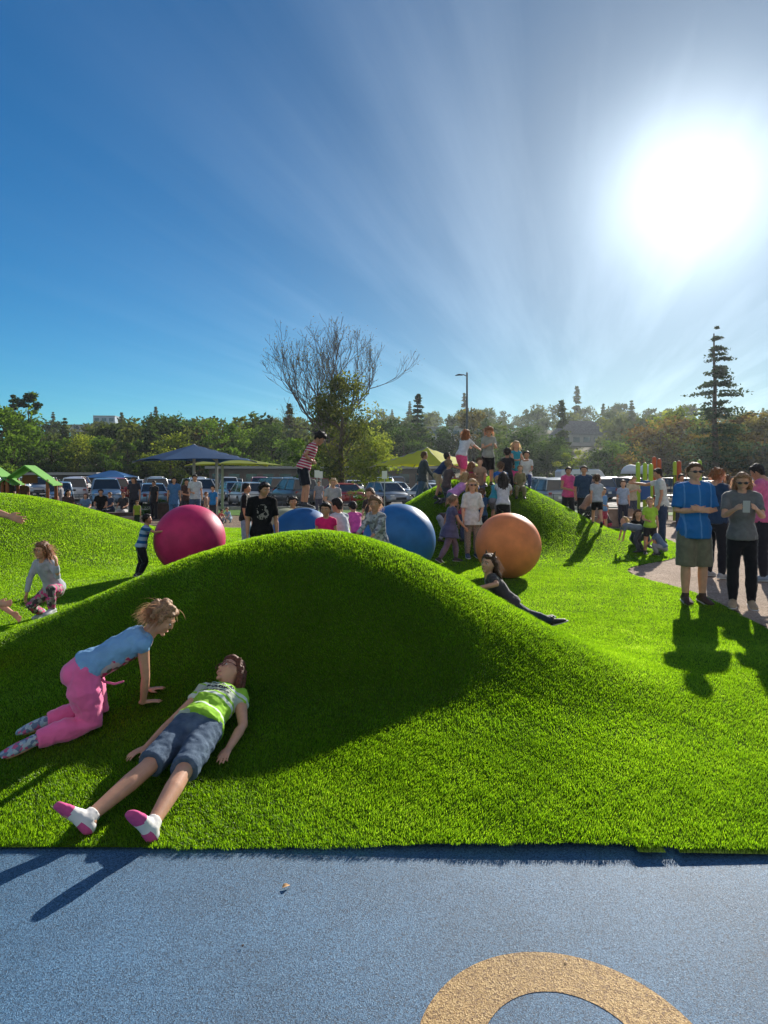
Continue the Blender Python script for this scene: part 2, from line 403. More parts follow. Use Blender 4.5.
# fibres lean over in slowly changing directions
flow = np.sin(XS*3.1+np.sin(YS*2.3)*2)+np.cos(YS*3.7+XS*1.3)
dirx = np.cos(a)*tilt+.35*np.sin(flow); diry = np.sin(a)*tilt-.25+.25*np.cos(flow)
h = HS*r.uniform(.55, 1.25, n)*(1+.22*np.sin(XS*17+YS*5)*np.sin(YS*13-XS*7)+.18*np.sin(XS*41+3*np.sin(YS*9))*np.sin(YS*37)); w = WS*r.uniform(.7, 1.3, n)
b0 = np.stack([XS, YS, gz(XS, YS)-.004], -1)
up = np.stack([nx_*.8, ny_*.8, np.ones(n)], -1)
dvec = np.stack([dirx, diry, np.zeros(n)], -1)
pa = a+r.uniform(-1, 1, n)+np.pi/2; sd = np.stack([np.cos(pa), np.sin(pa), np.zeros(n)], -1)
mid = b0+up*(h*.6)[:, None]+dvec*(h*.28)[:, None]; tip = b0+up*(h*.95)[:, None]+dvec*(h*.85)[:, None]
V = np.stack([b0-sd*w[:, None]*.5, b0+sd*w[:, None]*.5, mid+sd*w[:, None]*.42, mid-sd*w[:, None]*.42, tip], 1).reshape(-1, 3)
o5 = np.arange(n)*5
me = np_mesh('grass', V, tris=np.stack([o5+3, o5+2, o5+4], -1), quads=np.stack([o5, o5+1, o5+2, o5+3], -1))
tone = np.repeat(r.uniform(0, 1, n).astype(np.float32), 5)
at = me.attributes.new('tone', 'FLOAT', 'POINT'); at.data.foreach_set('value', tone)
mg = bpy.data.materials.new('turf_fibre'); mg.use_nodes = True; t = mg.node_tree; t.nodes.clear()
o_ = N(t, 'ShaderNodeOutputMaterial'); at_ = N(t, 'ShaderNodeAttribute'); at_.attribute_name = 'tone'
tx = t.nodes.new('ShaderNodeTexCoord'); nn = N(t, 'ShaderNodeTexNoise', Scale=2.2, Detail=4.0); t.links.new(tx.outputs['Object'], nn.inputs['Vector'])
n5 = N(t, 'ShaderNodeTexNoise', Scale=.55, Detail=5.0, Roughness=.65); t.links.new(tx.outputs['Object'], n5.inputs['Vector'])
fac = mth(t, 'ADD', mth(t, 'MULTIPLY', at_.outputs['Fac'], .5), mth(t, 'ADD', mth(t, 'MULTIPLY', nn.outputs[0], .35), mth(t, 'MULTIPLY', mth(t, 'SUBTRACT', n5.outputs[0], .35), .5)))
n_ = t.nodes.new('ShaderNodeValToRGB'); n_.color_ramp.elements.new(.5); n_.color_ramp.elements.new(.8)
for e_, (p, c) in zip(n_.color_ramp.elements, ((.1, (.06, .14, .007)), (.45, (.20, .375, .009)), (.75, (.39, .60, .02)), (.95, (.64, .75, .20)))): e_.position = p; e_.color = (*c, 1)
t.links.new(fac, n_.inputs[0])
df = N(t, 'ShaderNodeBsdfDiffuse'); tr = N(t, 'ShaderNodeBsdfTranslucent'); gl = N(t, 'ShaderNodeBsdfGlossy', Roughness=.38); gl.inputs[0].default_value = (.9, 1, .75, 1)
t.links.new(mixc(t, 1.0, n_.outputs[0], (.24, .29, .42), 'MULTIPLY'), df.inputs[0])
t.links.new(mixc(t, 1.0, n_.outputs[0], (1.5, 1.6, .9), 'MULTIPLY'), tr.inputs[0])
m1 = N(t, 'ShaderNodeMixShader'); m1.inputs[0].default_value = .6; t.links.new(df.outputs[0], m1.inputs[1]); t.links.new(tr.outputs[0], m1.inputs[2])
m2 = N(t, 'ShaderNodeMixShader'); m2.inputs[0].default_value = .028; t.links.new(m1.outputs[0], m2.inputs[1]); t.links.new(gl.outputs[0], m2.inputs[2])
t.links.new(m2.outputs[0], o_.inputs[0])
me.materials.append(mg); tag(link('grass', me), kind='stuff')
print('blades', n)
# ------------------------------------------------------------------ people
SKINS = [(.66, .35, .22), (.54, .265, .155), (.42, .19, .11)]
_sk = [mat('skin', c, rough=.5, spec=.4, var=.08, vscale=20, Subsurface_Weight=.12, Subsurface_Scale=.02) for c in SKINS]
for m_ in _sk: m_.node_tree.nodes['Principled BSDF'].inputs['Subsurface Radius'].default_value = (1, .35, .2)
def hairmat(c):
    k = ('hair', c)
    if k not in _mc: _mc[k] = mat('hair', c, rough=.6, spec=.3, var=.45, vscale=90, bump=.5, bscale=120)
    return _mc[k]
def strandmat(c):
    k = ('strand', c)
    if k not in _mc:
        m = bpy.data.materials.new('hair_strand'); m.use_nodes = True; t = m.node_tree; t.nodes.clear(); o_ = N(t, 'ShaderNodeOutputMaterial')
        a = N(t, 'ShaderNodeBsdfDiffuse'); b = N(t, 'ShaderNodeBsdfTranslucent'); x = N(t, 'ShaderNodeMixShader'); x.inputs[0].default_value = .6
        l = tuple(min(1, q*1.6+.03) for q in c); a.inputs[0].default_value = (*c, 1); b.inputs[0].default_value = (*tuple(min(1, q*2.4+.08) for q in c), 1)
        t.links.new(a.outputs[0], x.inputs[1]); t.links.new(b.outputs[0], x.inputs[2]); t.links.new(x.outputs[0], o_.inputs[0]); _mc[k] = m
    return _mc[k]
BLOND, BROWN, DARK, RED, GREYH = (.42, .27, .13), (.10, .05, .025), (.018, .012, .01), (.26, .10, .04), (.35, .32, .3)
M_eye = mat('eye_white', (.62, .58, .54), rough=.5, spec=.2); M_iris = mat('iris', (.03, .02, .015), rough=.4, spec=.2)
M_lip = mat('lips', (.45, .14, .12), rough=.4); M_lens = mat('dark_lens', (.01, .01, .012), rough=.08, spec=.9); M_clear = mat('glasses_rim', (.12, .03, .03), rough=.3)
M_sole = mat('rubber_sole', (.6, .6, .58), rough=.7); M_brow = mat('eyebrow', (.08, .045, .03), rough=.9)

def V3(*a): return Vector(a)
def perp(a, b):
    """part of a that is perpendicular to b, unit length"""
    b = b.normalized(); q = a-b*a.dot(b)
    return q.normalized() if q.length > 1e-5 else b.orthogonal().normalized()

def hand_mb(mb, wr, d, palm, hl, side, curl=.35, spread=.16, grip=0):
    """palm block, four unequal fingers and a thumb. d: hand direction, palm: palm normal, side: +1 thumb on u side"""
    d = d.normalized(); pn = perp(palm, d); u = d.cross(pn)*side
    pl = hl*.5
    mb.loft([wr-d*hl*.12, wr+d*hl*.06, wr+d*pl*.55, wr+d*pl], [(hl*.125, hl*.11), (hl*.15, hl*.10), (hl*.21, hl*.085), (hl*.205, hl*.07)], u, 10)
    for k, (off, ln) in enumerate(((.155, .43), (.052, .50), (-.052, .46), (-.15, .36))):
        p = wr+d*pl*.92+u*hl*off; fd = (d+u*off*spread*6).normalized(); L = hl*ln; pts = [p-fd*hl*.08, p]; c = curl*.6+grip
        for s_ in (.42, .33, .25):
            q = Matrix.Rotation(c, 3, fd.cross(pn).normalized()) @ fd if fd.cross(pn).length > 1e-4 else fd
            fd = q.normalized(); p = p+fd*L*s_; pts.append(p); c = curl*.75+grip
        r_ = hl*.046; mb.loft(pts, [r_*1.05, r_*1.05, r_, r_*.92, r_*.78], u, 8)
    p = wr+d*hl*.10+u*hl*.10; td = (d*.75+u*.8+pn*.3).normalized(); td2 = (d*1.0+u*.25+pn*.3).normalized()
    mb.loft([p, p+td*hl*.2, p+td*hl*.2+td2*hl*.17, p+td*hl*.2+td2*hl*.29], [hl*.075, hl*.062, hl*.052, hl*.042], pn, 8)

def foot_pts(an, d, h):
    d = d.normalized()
    return [an-d*h*.028, an+d*h*.03, an+d*h*.07, an+d*h*.105]

def pose(h, kid, q):
    """joint positions in the person's own frame (x right, y forward, z up, feet near z=0) from a few directions"""
    hh = h/(7.4 if not kid else 6.1); J = dict(h=h, hh=hh)
    leg = h*(.505 if not kid else .475); tl = h-leg-hh*1.16
    lean = R(q.get('lean', 0)); sl_ = R(q.get('tilt', 0)); tw = R(q.get('twist', 0))
    sp = V3(math.sin(sl_), math.sin(lean)*math.cos(sl_), math.cos(lean)*math.cos(sl_)).normalized()
    side = V3(math.cos(tw), math.sin(tw), 0); side = perp(side, sp)
    P = V3(0, 0, 0); hs = h*.048; hd = perp(V3(1, 0, 0), sp if abs(sp.z) > .2 else V3(0, 1, 0))
    th = leg*.50; sh = leg*.44
    for s_, k in ((1, 'R'), (-1, 'L')):
        H = P+hd*hs*s_-V3(0, 0, h*.01); t1, t2 = q['leg'+k]
        K = H+V3(*t1).normalized()*th; A = K+V3(*t2).normalized()*sh
        fd = q.get('foot'+k, (0.12*s_, 1, -.1)); J['hip'+k] = H; J['knee'+k] = K; J['ank'+k] = A; J['ft'+k] = V3(*fd)
    Nk = P+sp*tl; J['P'] = P; J['N'] = Nk; J['side'] = side; J['hside'] = hd
    sw = h*(.098 if not kid else .088)*q.get('broad', 1)
    for s_, k in ((1, 'R'), (-1, 'L')):
        Sh = Nk-sp*h*.035+side*sw*s_; a1, a2 = q['arm'+k]
        E = Sh+V3(*a1).normalized()*h*.165; Wr = E+V3(*a2).normalized()*h*.138
        J['sh'+k] = Sh; J['el'+k] = E; J['wr'+k] = Wr; J['hd'+k] = V3(*q.get('hand'+k, a2)); J['pn'+k] = V3(*q.get('palm'+k, (-s_, 0, 0)))
    yaw, pit, rol = (R(a) for a in q.get('head', (0, 0, 0)))
    hf = V3(math.sin(yaw)*math.cos(pit), math.cos(yaw)*math.cos(pit), -math.sin(pit))
    J['hf'] = hf; J['hu'] = perp(V3(math.sin(rol), 0, 1)+sp*.5, hf)
    return J

def head_parts(mb, J):
    hh = J['hh']; u = J['hu'].normalized(); f = perp(J['hf'], u); s_ = f.cross(u).normalized()
    M = Matrix((s_, f, u)).transposed(); nb = J['N']
    c = nb+(u*.75+(J['N']-J['P']).normalized()*.25)*hh*.14+f*hh*.06+u*hh*.50; J['hc'] = c; J['hM'] = M
    def fn(p):
        x, y, z = p; k = 1-.26*max(0, -z)**1.3
        yy = y*.405
        if y < 0 and z < 0: yy *= 1-.35*(-z)
        if y > 0: yy *= .93
        return V3(x*.345*k*hh, yy*hh+(.02*hh if z < 0 else 0), z*(.46 if z > 0 else .50)*hh)
    mb.ball(c, 1, M, fn, 20, 14)
    A = lambda x, y, z: c+M @ V3(x*hh, y*hh, z*hh)
    mb.loft([A(0, .33, .06), A(0, .40, -.06), A(0, .42, -.10)], [(.03*hh, .03*hh), (.045*hh, .04*hh), (.055*hh, .035*hh)], s_, 8)   # nose
    mb.ball(A(0, .345, -.25), (.10*hh, .05*hh, .045*hh), M, None, 10, 6)                                                      # mouth
    mb.ball(A(0, .31, -.40), (.11*hh, .07*hh, .06*hh), M, None, 10, 6)                                                        # chin
    for k in (-1, 1):
        mb.ball(A(.345*k, -.02, -.04), (.035*hh, .07*hh, .10*hh), M, None, 8, 6)
        mb.ball(A(.17*k, .27, -.10), (.10*hh, .07*hh, .08*hh), M, None, 8, 6)                                                 # cheek
    mb.ball(A(0, .30, .13), (.24*hh, .06*hh, .05*hh), M, None, 10, 6)                                                         # brow
    # neck
    mb.loft([nb-(nb-J['P']).normalized()*J['h']*.03, nb+(nb-J['P']).normalized()*hh*.05, c-u*hh*.30-f*hh*.06], [hh*.27, hh*.22, hh*.22], s_, 12)
    return A

def person(root_loc, heading, J, skin, cl, label, group=None, vox=.012, fine=False, cat=None):
    h = J['h']; hh = J['hh']; fat = cl.get('fat', 1.0)
    lo_ = min((J['ank'+k].z for k in 'LR'))
    root = empty('person', root_loc, heading, label, cat or ('child' if cl.get('kid', h < 1.5) else 'adult'), group)
    sp = (J['N']-J['P']).normalized(); side = J['side']; hs = J['hside']; P = J['P']; Nk = J['N']; tl = (Nk-P).length
    skm = _sk[skin]; b = MB()
    A = head_parts(b, J); c = J['hc']; hM = J['hM']; u = hM.col[2].copy(); f = hM.col[1].copy(); s_ = hM.col[0].copy()
    tp = lambda t_, fw=0: P+sp*tl*t_+sp.cross(side)*(-fw)
    torso = [(-.10, .070, .058), (.06, .082, .066), (.32, .070*1.0, .057), (.58, .082, .062), (.82, .088, .058), (.95, .060, .045), (1.02, .036, .036)]
    lp = lambda t_: hs.lerp(side, min(1, max(0, t_))).normalized()
    def torso_loft(mb, t0, t1, k, add, flare=0, r1=True, r0=False):
        pts = []; rd = []
        ts = sorted(set([t0, t1]+[t_[0] for t_ in torso if t0 < t_[0] < t1]))
        for t_ in ts:
            w = np.interp(t_, [q[0] for q in torso], [q[1] for q in torso]); d_ = np.interp(t_, [q[0] for q in torso], [q[2] for q in torso])
            fl = flare*max(0, (.35-t_)) if t_ < .35 else 0
            pts.append(tp(t_)); rd.append((w*h*k*fat+add+fl*h, d_*h*k*fat+add+fl*h))
        mb.loft(pts, rd, side.lerp(hs, .4), 18, r0, r1)
    torso_loft(b, -.10, 1.02, 1, 0, r0=True)
    for k, sg in (('R', 1), ('L', -1)):
        Sh, E, Wr = J['sh'+k], J['el'+k], J['wr'+k]
        b.loft([Nk-sp*h*.045, Sh.lerp(Nk, .35), Sh], [h*.036, h*.036, h*.033*fat], sp, 10)
        m1 = Sh.lerp(E, .4); m2 = E.lerp(Wr, .3)
        b.loft([Sh, m1, E, m2, Wr], [h*.031*fat, h*.027*fat, h*.0215, h*.0225, h*.0155], sp, 12)
        hand_mb(b, Wr, J['hd'+k], J['pn'+k], h*.10, sg*(1 if True else -1), J.get('curl'+k, .35))
        H, K, An = J['hip'+k], J['knee'+k], J['ank'+k]
        if cl.get('hide_legs'): pass
        b.loft([H+sp*h*.02, H.lerp(K, .3), K, K.lerp(An, .3), An], [h*.055*fat, h*.047*fat, h*.033, h*.034, h*.021], hs, 14)
        fd = J['ft'+k].normalized()
        if cl.get('shoe') is None or cl.get('sock'):
            ln = h*.004
            b.loft([An-fd*h*.018-sp*0, An+fd*h*.035+V3(0, 0, -h*.012), An+fd*h*.085+V3(0, 0, -h*.018), An+fd*h*.105+V3(0, 0, -h*.02)], [(h*.022, h*.026), (h*.022, h*.022), (h*.026, h*.014), (h*.02, h*.01)], fd.cross(V3(0, 0, 1)), 12)
    if not J.get('nobody'):
        b.build('body', skm, root, voxel=vox, sm=3 if not fine else 4)
    cv = max(vox, .008 if fine else .012); ww = .35 if fine else .2
    # top
    if cl.get('top') is not None:
        tm = cl['top'] if not isinstance(cl['top'], tuple) else cloth(cl['top'])
        t_ = MB(); hem = cl.get('hem', -.06); torso_loft(t_, hem, .985, 1.10, h*.007, cl.get('flare', .05), r1=False)
        sl_ = cl.get('sleeve', .62)          # 0 none, .6 short, 1.9 long
        for k in 'RL':
            Sh, E, Wr = J['sh'+k], J['el'+k], J['wr'+k]
            t_.loft([Nk-sp*h*.05, Sh.lerp(Nk, .45), Sh], [h*.044, h*.043, h*.041*fat], sp, 10)
            if sl_ > 0:
                pts = [Sh]; rd = [h*.040*fat]
                if sl_ <= 1: pts += [Sh.lerp(E, sl_*.5), Sh.lerp(E, sl_)]; rd += [h*.036*fat, h*.036*fat]
                else: pts += [Sh.lerp(E, .5), E, E.lerp(Wr, (sl_-1)*.5), E.lerp(Wr, sl_-1)]; rd += [h*.034*fat, h*.029, h*.027, h*.023]
                t_.loft(pts, rd, sp, 12, True, False)
        o = t_.build('shirt' if not cl.get('dress') else 'dress', tm, root, voxel=cv, sm=3, disp=h*.012*(1.6 if fine else 1), dscale=.05)
        if cl.get('vest') is not None:
            pass
    # bottom
    if cl.get('bottom') is not None:
        bm_ = cl['bottom'] if not isinstance(cl['bottom'], tuple) else cloth(cl['bottom'])
        t_ = MB(); ln = cl.get('leg', 2.0)   # 0..1 to the knee, 2 to the ankle
        torso_loft(t_, -.10, cl.get('waist', .16), 1.07, h*.005, r0=True, r1=False)
        wd = cl.get('wide', 1.0)
        for k in 'RL':
            H, K, An = J['hip'+k], J['knee'+k], J['ank'+k]
            pts = [H+sp*h*.015, H.lerp(K, .35 if ln > .4 else ln*.5)]; rd = [h*.062*fat, max(h*.055*fat*wd, h*.049*fat+.010)]
            if ln <= 1: pts.append(H.lerp(K, ln)); rd.append(h*.050*fat*wd*(1.05 if ln > .5 else 1.1))
            else: pts += [K, K.lerp(An, (ln-1)*.45), K.lerp(An, ln-1)]; rd += [max(h*.041*wd, h*.036+.010), max(h*.039*wd, h*.037+.010), max(h*(.041-.014*(ln-1))*wd, h*.024+.008)]
            t_.loft(pts, rd, hs, 14, True, False)
        o = t_.build(cl.get('bname', 'trousers' if ln > 1.2 else 'shorts'), bm_, root, voxel=cv, sm=3, disp=h*.009*(1.5 if fine else 1), dscale=.045)
    # shoes / socks
    if cl.get('shoe') is not None:
        sm_ = cl['shoe'] if not isinstance(cl['shoe'], tuple) else mat('shoe', cl['shoe'], rough=.6, var=.2)
        for k in 'RL':
            An = J['ank'+k]; fd = J['ft'+k].normalized(); dn = V3(0, 0, -1) if abs(fd.z) < .6 else perp(V3(0, 0, -1)+(An-J['knee'+k]).normalized()*.5, fd)
            if abs(fd.z) < .6: dn = perp(dn, fd)
            sd = fd.cross(dn); t_ = MB(); q = cl.get('shoe_k', 1.0)
            t_.loft([An-dn*h*.02, An+dn*h*.008], [h*.027*q, h*.026*q], sd, 12)
            t_.loft([An-fd*h*.028+dn*h*.012, An+fd*h*.02+dn*h*.010, An+fd*h*.07+dn*h*.018, An+fd*h*.105+dn*h*.022],
                    [(h*.025*q, h*.026*q), (h*.027*q, h*.027*q), (h*.033*q, h*.020*q), (h*.027*q, h*.014*q)], sd, 14)
            o = t_.build(cl.get('sname', 'shoe'), sm_, root, voxel=min(cv, .009), sm=3)
            if cl.get('sole', True) and vox < .011:
                t2 = MB(); t2.loft([An-fd*h*.045+dn*h*.032, An+fd*h*.02+dn*h*.033, An+fd*h*.075+dn*h*.034, An+fd*h*.125+dn*h*.034], [(h*.022, h*.006), (h*.028, h*.006), (h*.035, h*.006), (h*.022, h*.006)], sd, 12)
                t2.build('sole', cl.get('solem', M_sole), o, smooth=True)
    # hair
    hc = cl.get('hair', BROWN); st = cl.get('hstyle', 'short'); hm = hairmat(hc)
    t_ = MB(); r_ = random.Random(sum(ord(c)*(i+3) for i, c in enumerate(label)))
    def hfn(p):
        x, y, z = p; k = 1.0+.05*math.sin(9*x+5*z)*math.sin(7*y+3*x)
        return V3(x*.37*hh*k, y*.40*hh*k, z*(.44 if z > 0 else .36)*hh*k)
    t_.ball(A(0, -.085, .10), 1, hM, hfn, 20, 12)
    t_.ball(A(0, .07, .345), (.325*hh, .275*hh, .155*hh), hM, None, 16, 8)
    t_.ball(A(0, -.24, -.16), (.27*hh, .17*hh, .20*hh), hM, None, 14, 8)
    for k in (-1, 1): t_.loft([A(.335*k, .08, .26), A(.355*k, .04, .08), A(.35*k, .0, -.07)], [(hh*.06, hh*.13), (hh*.045, hh*.10), (hh*.03, hh*.05)], f, 8)
    if st in ('short', 'curly'):
        if st == 'curly':
            for _ in range(44):
                a = r_.uniform(0, 6.28); zz_ = r_.uniform(-.25, .95); q = math.sqrt(max(0, 1-zz_*zz_))
                if math.sin(a)*q > .45 and zz_ < .5: continue
                t_.ball(A(.40*q*math.cos(a), -.07+.43*q*math.sin(a), .08+.44*zz_), hh*r_.uniform(.06, .13), None, None, 8, 6)
    dn0 = (J['P']-Nk).normalized()*.8+V3(0, 0, -.35)
    if cl.get('lie'): dn0 = -u
    ln = {'short': 0, 'curly': 0, 'bob': .42, 'long': 1.0, 'pony': 0, 'mess': .55}[st]
    if ln:
        L = hh*ln
        for k in range(7):
            a = -1.5+k*.5; x = .36*math.sin(a); y = -.08-.33*math.cos(a)
            p0 = A(x, y, .05); p1 = A(x*1.12, y-.04, -.3); dn = dn0.normalized()
            p2 = p1+dn*L*.5-f*hh*.03; p3 = p1+dn*L*(.9+.15*r_.random())
            t_.loft([p0, p1, p2, p3], [(hh*.13, hh*.10), (hh*.14, hh*.10), (hh*.13, hh*.08), (hh*.06, hh*.04)], s_, 8)
    if st == 'pony':
        p0 = A(0, -.40, .18); p1 = A(0, -.58, .10); p2 = p1-u*hh*.45-f*hh*.08; p3 = p2-u*hh*.35
        t_.loft([p0, p1, p2, p3], [hh*.09, hh*.12, hh*.10, hh*.03], s_, 10)
    ho = t_.build('hair', hm, root, voxel=max(.006, min(vox, hh*.05)), sm=2, disp=hh*.07, dscale=.03)
    ns = cl.get('strands', 0)*2+(50 if vox < .016 else 0)
    if ns:
        # loose strands, thin curved ribbons
        vs = []; fs = []
        fall = dn0.normalized()
        for _ in range(ns):
            a = r_.uniform(0, 6.28); zz_ = r_.uniform(-.5, 1); q = math.sqrt(max(0, 1-zz_*zz_))
            if math.sin(a)*q > .35 and zz_ < .55: continue
            n_ = hM @ V3(q*math.cos(a), q*math.sin(a), zz_); p = A(.37*q*math.cos(a), -.07+.40*q*math.sin(a), .08+.42*zz_)
            L = hh*r_.uniform(.2, .45)*(1+ln*1.3+(.5 if st == 'curly' else 0)); dd = (n_*r_.uniform(.15, .55)+fall*.7+V3(r_.uniform(-.5, .5), r_.uniform(-.5, .5), r_.uniform(-.5, .5))).normalized(); p = p-n_*hh*.03
            w = max(hh*.009, .30*max(1, root_loc[1])/F); b_ = len(vs); sdv = dd.orthogonal().normalized()*w
            for j in range(6):
                t2 = j/5; vs += [p-sdv*(1-t2*.8), p+sdv*(1-t2*.8)]
                dd = (dd+fall*.30+V3(r_.uniform(-.2, .2), r_.uniform(-.2, .2), r_.uniform(-.2, .2))).normalized(); p = p+dd*L/5
            for j in range(5): fs.append((b_+2*j, b_+2*j+1, b_+2*j+3, b_+2*j+2))
        if len(vs) > 12: MB().add(vs, fs).build('loose_strands', strandmat(hc), ho)
    # face
    if cl.get('face', h*1 > 0) and vox < .011:
        if cl.get('glasses') == 'sun':
            q = MB()
            for k in (-1, 1): q.loft([A(.15*k, .375, .015), A(.15*k, .395, .015)], [(hh*.115, hh*.075)]*2, s_, 14); q.loft([A(.25*k, .36, .03), A(.345*k, .25, .04), A(.36*k, .0, .02)], [hh*.014]*3, u, 6)
            q.loft([A(-.07, .40, .03), A(.07, .40, .03)], [hh*.016]*2, u, 6); q.build('sunglasses', M_lens, root, smooth=True)
        else:
            for k in (-1, 1):
                e_ = MB().ball(A(.145*k, .325, .02), (.06*hh, .035*hh, .032*hh), hM, None, 12, 8).build('eye', M_eye, root, smooth=True)
                MB().ball(A(.145*k, .352, .02), (.028*hh, .014*hh, .028*hh), hM, None, 10, 6).build('iris', M_iris, e_, smooth=True)
                MB().loft([A(.06*k, .385, .10), A(.14*k, .375, .125), A(.23*k, .335, .10)], [(hh*.012, hh*.014)]*3, u, 6).build('eyebrow', hm if hc != BLOND else M_brow, root, smooth=True)
            if cl.get('glasses') == 'clear':
                q = MB()
                for k in (-1, 1):
                    ring = [A(.15*k+.095*math.cos(a), .40, .01+.075*math.sin(a)) for a in np.linspace(0, 2*math.pi, 17)]
                    q.loft(ring, [hh*.012]*17, f, 6); q.loft([A(.24*k, .39, .03), A(.345*k, .25, .04), A(.36*k, 0, .02)], [hh*.012]*3, u, 6)
                q.loft([A(-.06, .40, .03), A(.06, .40, .03)], [hh*.014]*2, u, 6); q.build('glasses', M_clear, root, smooth=True)
        MB().loft([A(-.09, .368, -.235), A(0, .386, -.245), A(.09, .368, -.235)], [(hh*.008, hh*.012), (hh*.012, hh*.020), (hh*.008, hh*.012)], u, 8).build('mouth', M_lip, root, smooth=True)
    for name, fn_ in cl.get('extra', ()): fn_(root, J, A)
    return root

# pose presets -------------------------------------------------------
dn = (0, 0, -1)
STAND = dict(legL=((-.05, .03, -1), (-.0, -.04, -1)), legR=((.05, .0, -1), (.0, -.03, -1)), armL=((-.2, 0, -1), (-.05, .25, -1)), armR=((.2, 0, -1), (.05, .25, -1)))
def P_(**k): d_ = dict(STAND); d_.update(k); return d_
POSES = dict(
 stand=P_(),
 stand2=P_(legL=((-.10, .08, -1), (-.05, 0, -1)), legR=((.09, -.05, -1), (.02, -.08, -1)), armR=((.25, .1, -1), (-.3, .9, -.2)), head=(20, 10, 0)),
 look=P_(armL=((-.2, .3, -1), (.4, .9, .25)), armR=((.2, .3, -1), (-.4, .9, .25)), head=(0, 28, 0), lean=4),
 walk=P_(legL=((-.03, .5, -1), (-.02, .05, -1)), legR=((.03, -.35, -1), (0, -.6, -1)), footR=(0, 1, -.6), armL=((-.15, -.45, -1), (-.05, .0, -1)), armR=((.15, .4, -1), (.02, .8, -.9)), lean=6),
 hips=P_(armL=((-.55, -.25, -.8), (.5, .35, -.5)), armR=((.55, -.25, -.8), (-.5, .35, -.5)), head=(0, 25, 0)),
 fold=P_(armL=((-.22, .15, -1), (1, .45, .12)), armR=((.22, .15, -1), (-1, .55, .05)), broad=1.05),
 phone=P_(armL=((-.15, .45, -.8), (.35, .9, .42)), armR=((.15, .45, -.8), (-.45, .9, .42)), head=(0, 14, 0)),
 point=P_(armR=((.2, .9, -.2), (.05, 1, .15)), lean=5),
 sit=dict(legL=((-.16, 1, .02), (0, .08, -1)), legR=((.16, 1, .02), (0, .05, -1)), armL=((-.2, .3, -1), (.2, .9, -.3)), armR=((.2, .3, -1), (-.2, .9, -.3)), lean=6),
 floor=dict(legL=((-.3, 1, .65), (.15, .55, -.95)), legR=((.3, 1, .6), (-.2, .6, -.9)), armL=((-.2, .5, -.8), (.1, .9, .1)), armR=((.2, .5, -.8), (-.1, .9, .1)), lean=14),
 crouch=dict(legL=((-.3, 1, .3), (0, -.55, -1)), legR=((.3, 1, .3), (0, -.55, -1)), armL=((-.15, .7, -.9), (.1, .6, -.7)), armR=((.15, .7, -.9), (-.1, .6, -.7)), lean=32, head=(0, 15, 0)),
 bend=P_(legL=((-.05, .15, -1), (0, -.25, -1)), legR=((.05, .2, -1), (0, -.25, -1)), armL=((-.1, .7, -.8), (0, .8, -.5)), armR=((.1, .7, -.8), (0, .8, -.5)), lean=52, head=(0, 20, 0)),
 allfours=dict(legL=((-.1, .5, -1), (0, -.35, -1)), legR=((.1, .1, -1), (0, -.55, -1)), armL=((-.05, .15, -1), (0, .15, -1)), armR=((.05, .35, -1), (0, .2, -1)), lean=78, head=(0, -12, 0), handL=(0, 1, -.25), handR=(0, 1, -.25), palmL=(0, 0, -1), palmR=(0, 0, -1)),
 kneel=dict(legL=((-.12, .45, -1), (0, -1, -.12)), legR=((.12, .45, -1), (0, -1, -.12)), footL=(0, -1, -.3), footR=(0, -1, -.3), armL=((-.15, .55, -.8), (.1, .9, 0)), armR=((.15, .55, -.8), (-.1, .9, 0)), lean=10),
 climb=dict(legL=((-.1, .75, -.8), (0, -.35, -1)), legR=((.1, .0, -1), (0, -.3, -1)), armL=((-.15, .85, -.3), (0, .9, -.2)), armR=((.15, .85, -.5), (0, .9, -.3)), lean=42, head=(0, -8, 0)),
)
def put(px, Y, h, heading, pz, skin, label, top, bottom, hair, st='short', group=None, zoff=0, vox=None, z=None, X=None, **kw):
    """stand a person on the ground at depth Y; heading 0 looks away, 180 looks at the camera, 90 to the right"""
    kid = kw.pop('kid', h < 1.5); q = dict(POSES[pz]) if isinstance(pz, str) else dict(pz)
    for k in ('head', 'lean', 'tilt', 'twist', 'armL', 'armR', 'legL', 'legR', 'broad', 'handL', 'handR'):
        if k in kw: q[k] = kw.pop(k)
    J = pose(h, kid, q); x = (px-384)/F*Y if X is None else X
    low = min([J['ank'+k].z-h*.038 for k in 'LR']+([J['wr'+k].z-h*.02 for k in 'LR'] if pz == 'allfours' else []))
    if pz in ('floor',): low = min(low, J['P'].z-h*.075)
    if pz == 'kneel': low = min(low, min(J['knee'+k].z-h*.04 for k in 'LR'))
    zz_ = (g(x, Y) if z is None else z)-low+zoff
    hpx = h*F/Y
    cl = dict(top=top, bottom=bottom, hair=hair, hstyle=st, kid=kid, shoe=kw.pop('shoe', (.05, .05, .055))); cl.update(kw)
    if vox is None: vox = .0075 if hpx > 100 else (.0105 if hpx > 55 else .0165)
    return person((x, Y, zz_), -R(heading), J, skin, cl, label, group, vox)
WHITE, BLACK, NAVY, DENIM, GREY, KHAKI = (.72, .72, .70), (.012, .012, .014), (.02, .03, .07), (.06, .11, .21), (.16, .165, .17), (.17, .16, .11)
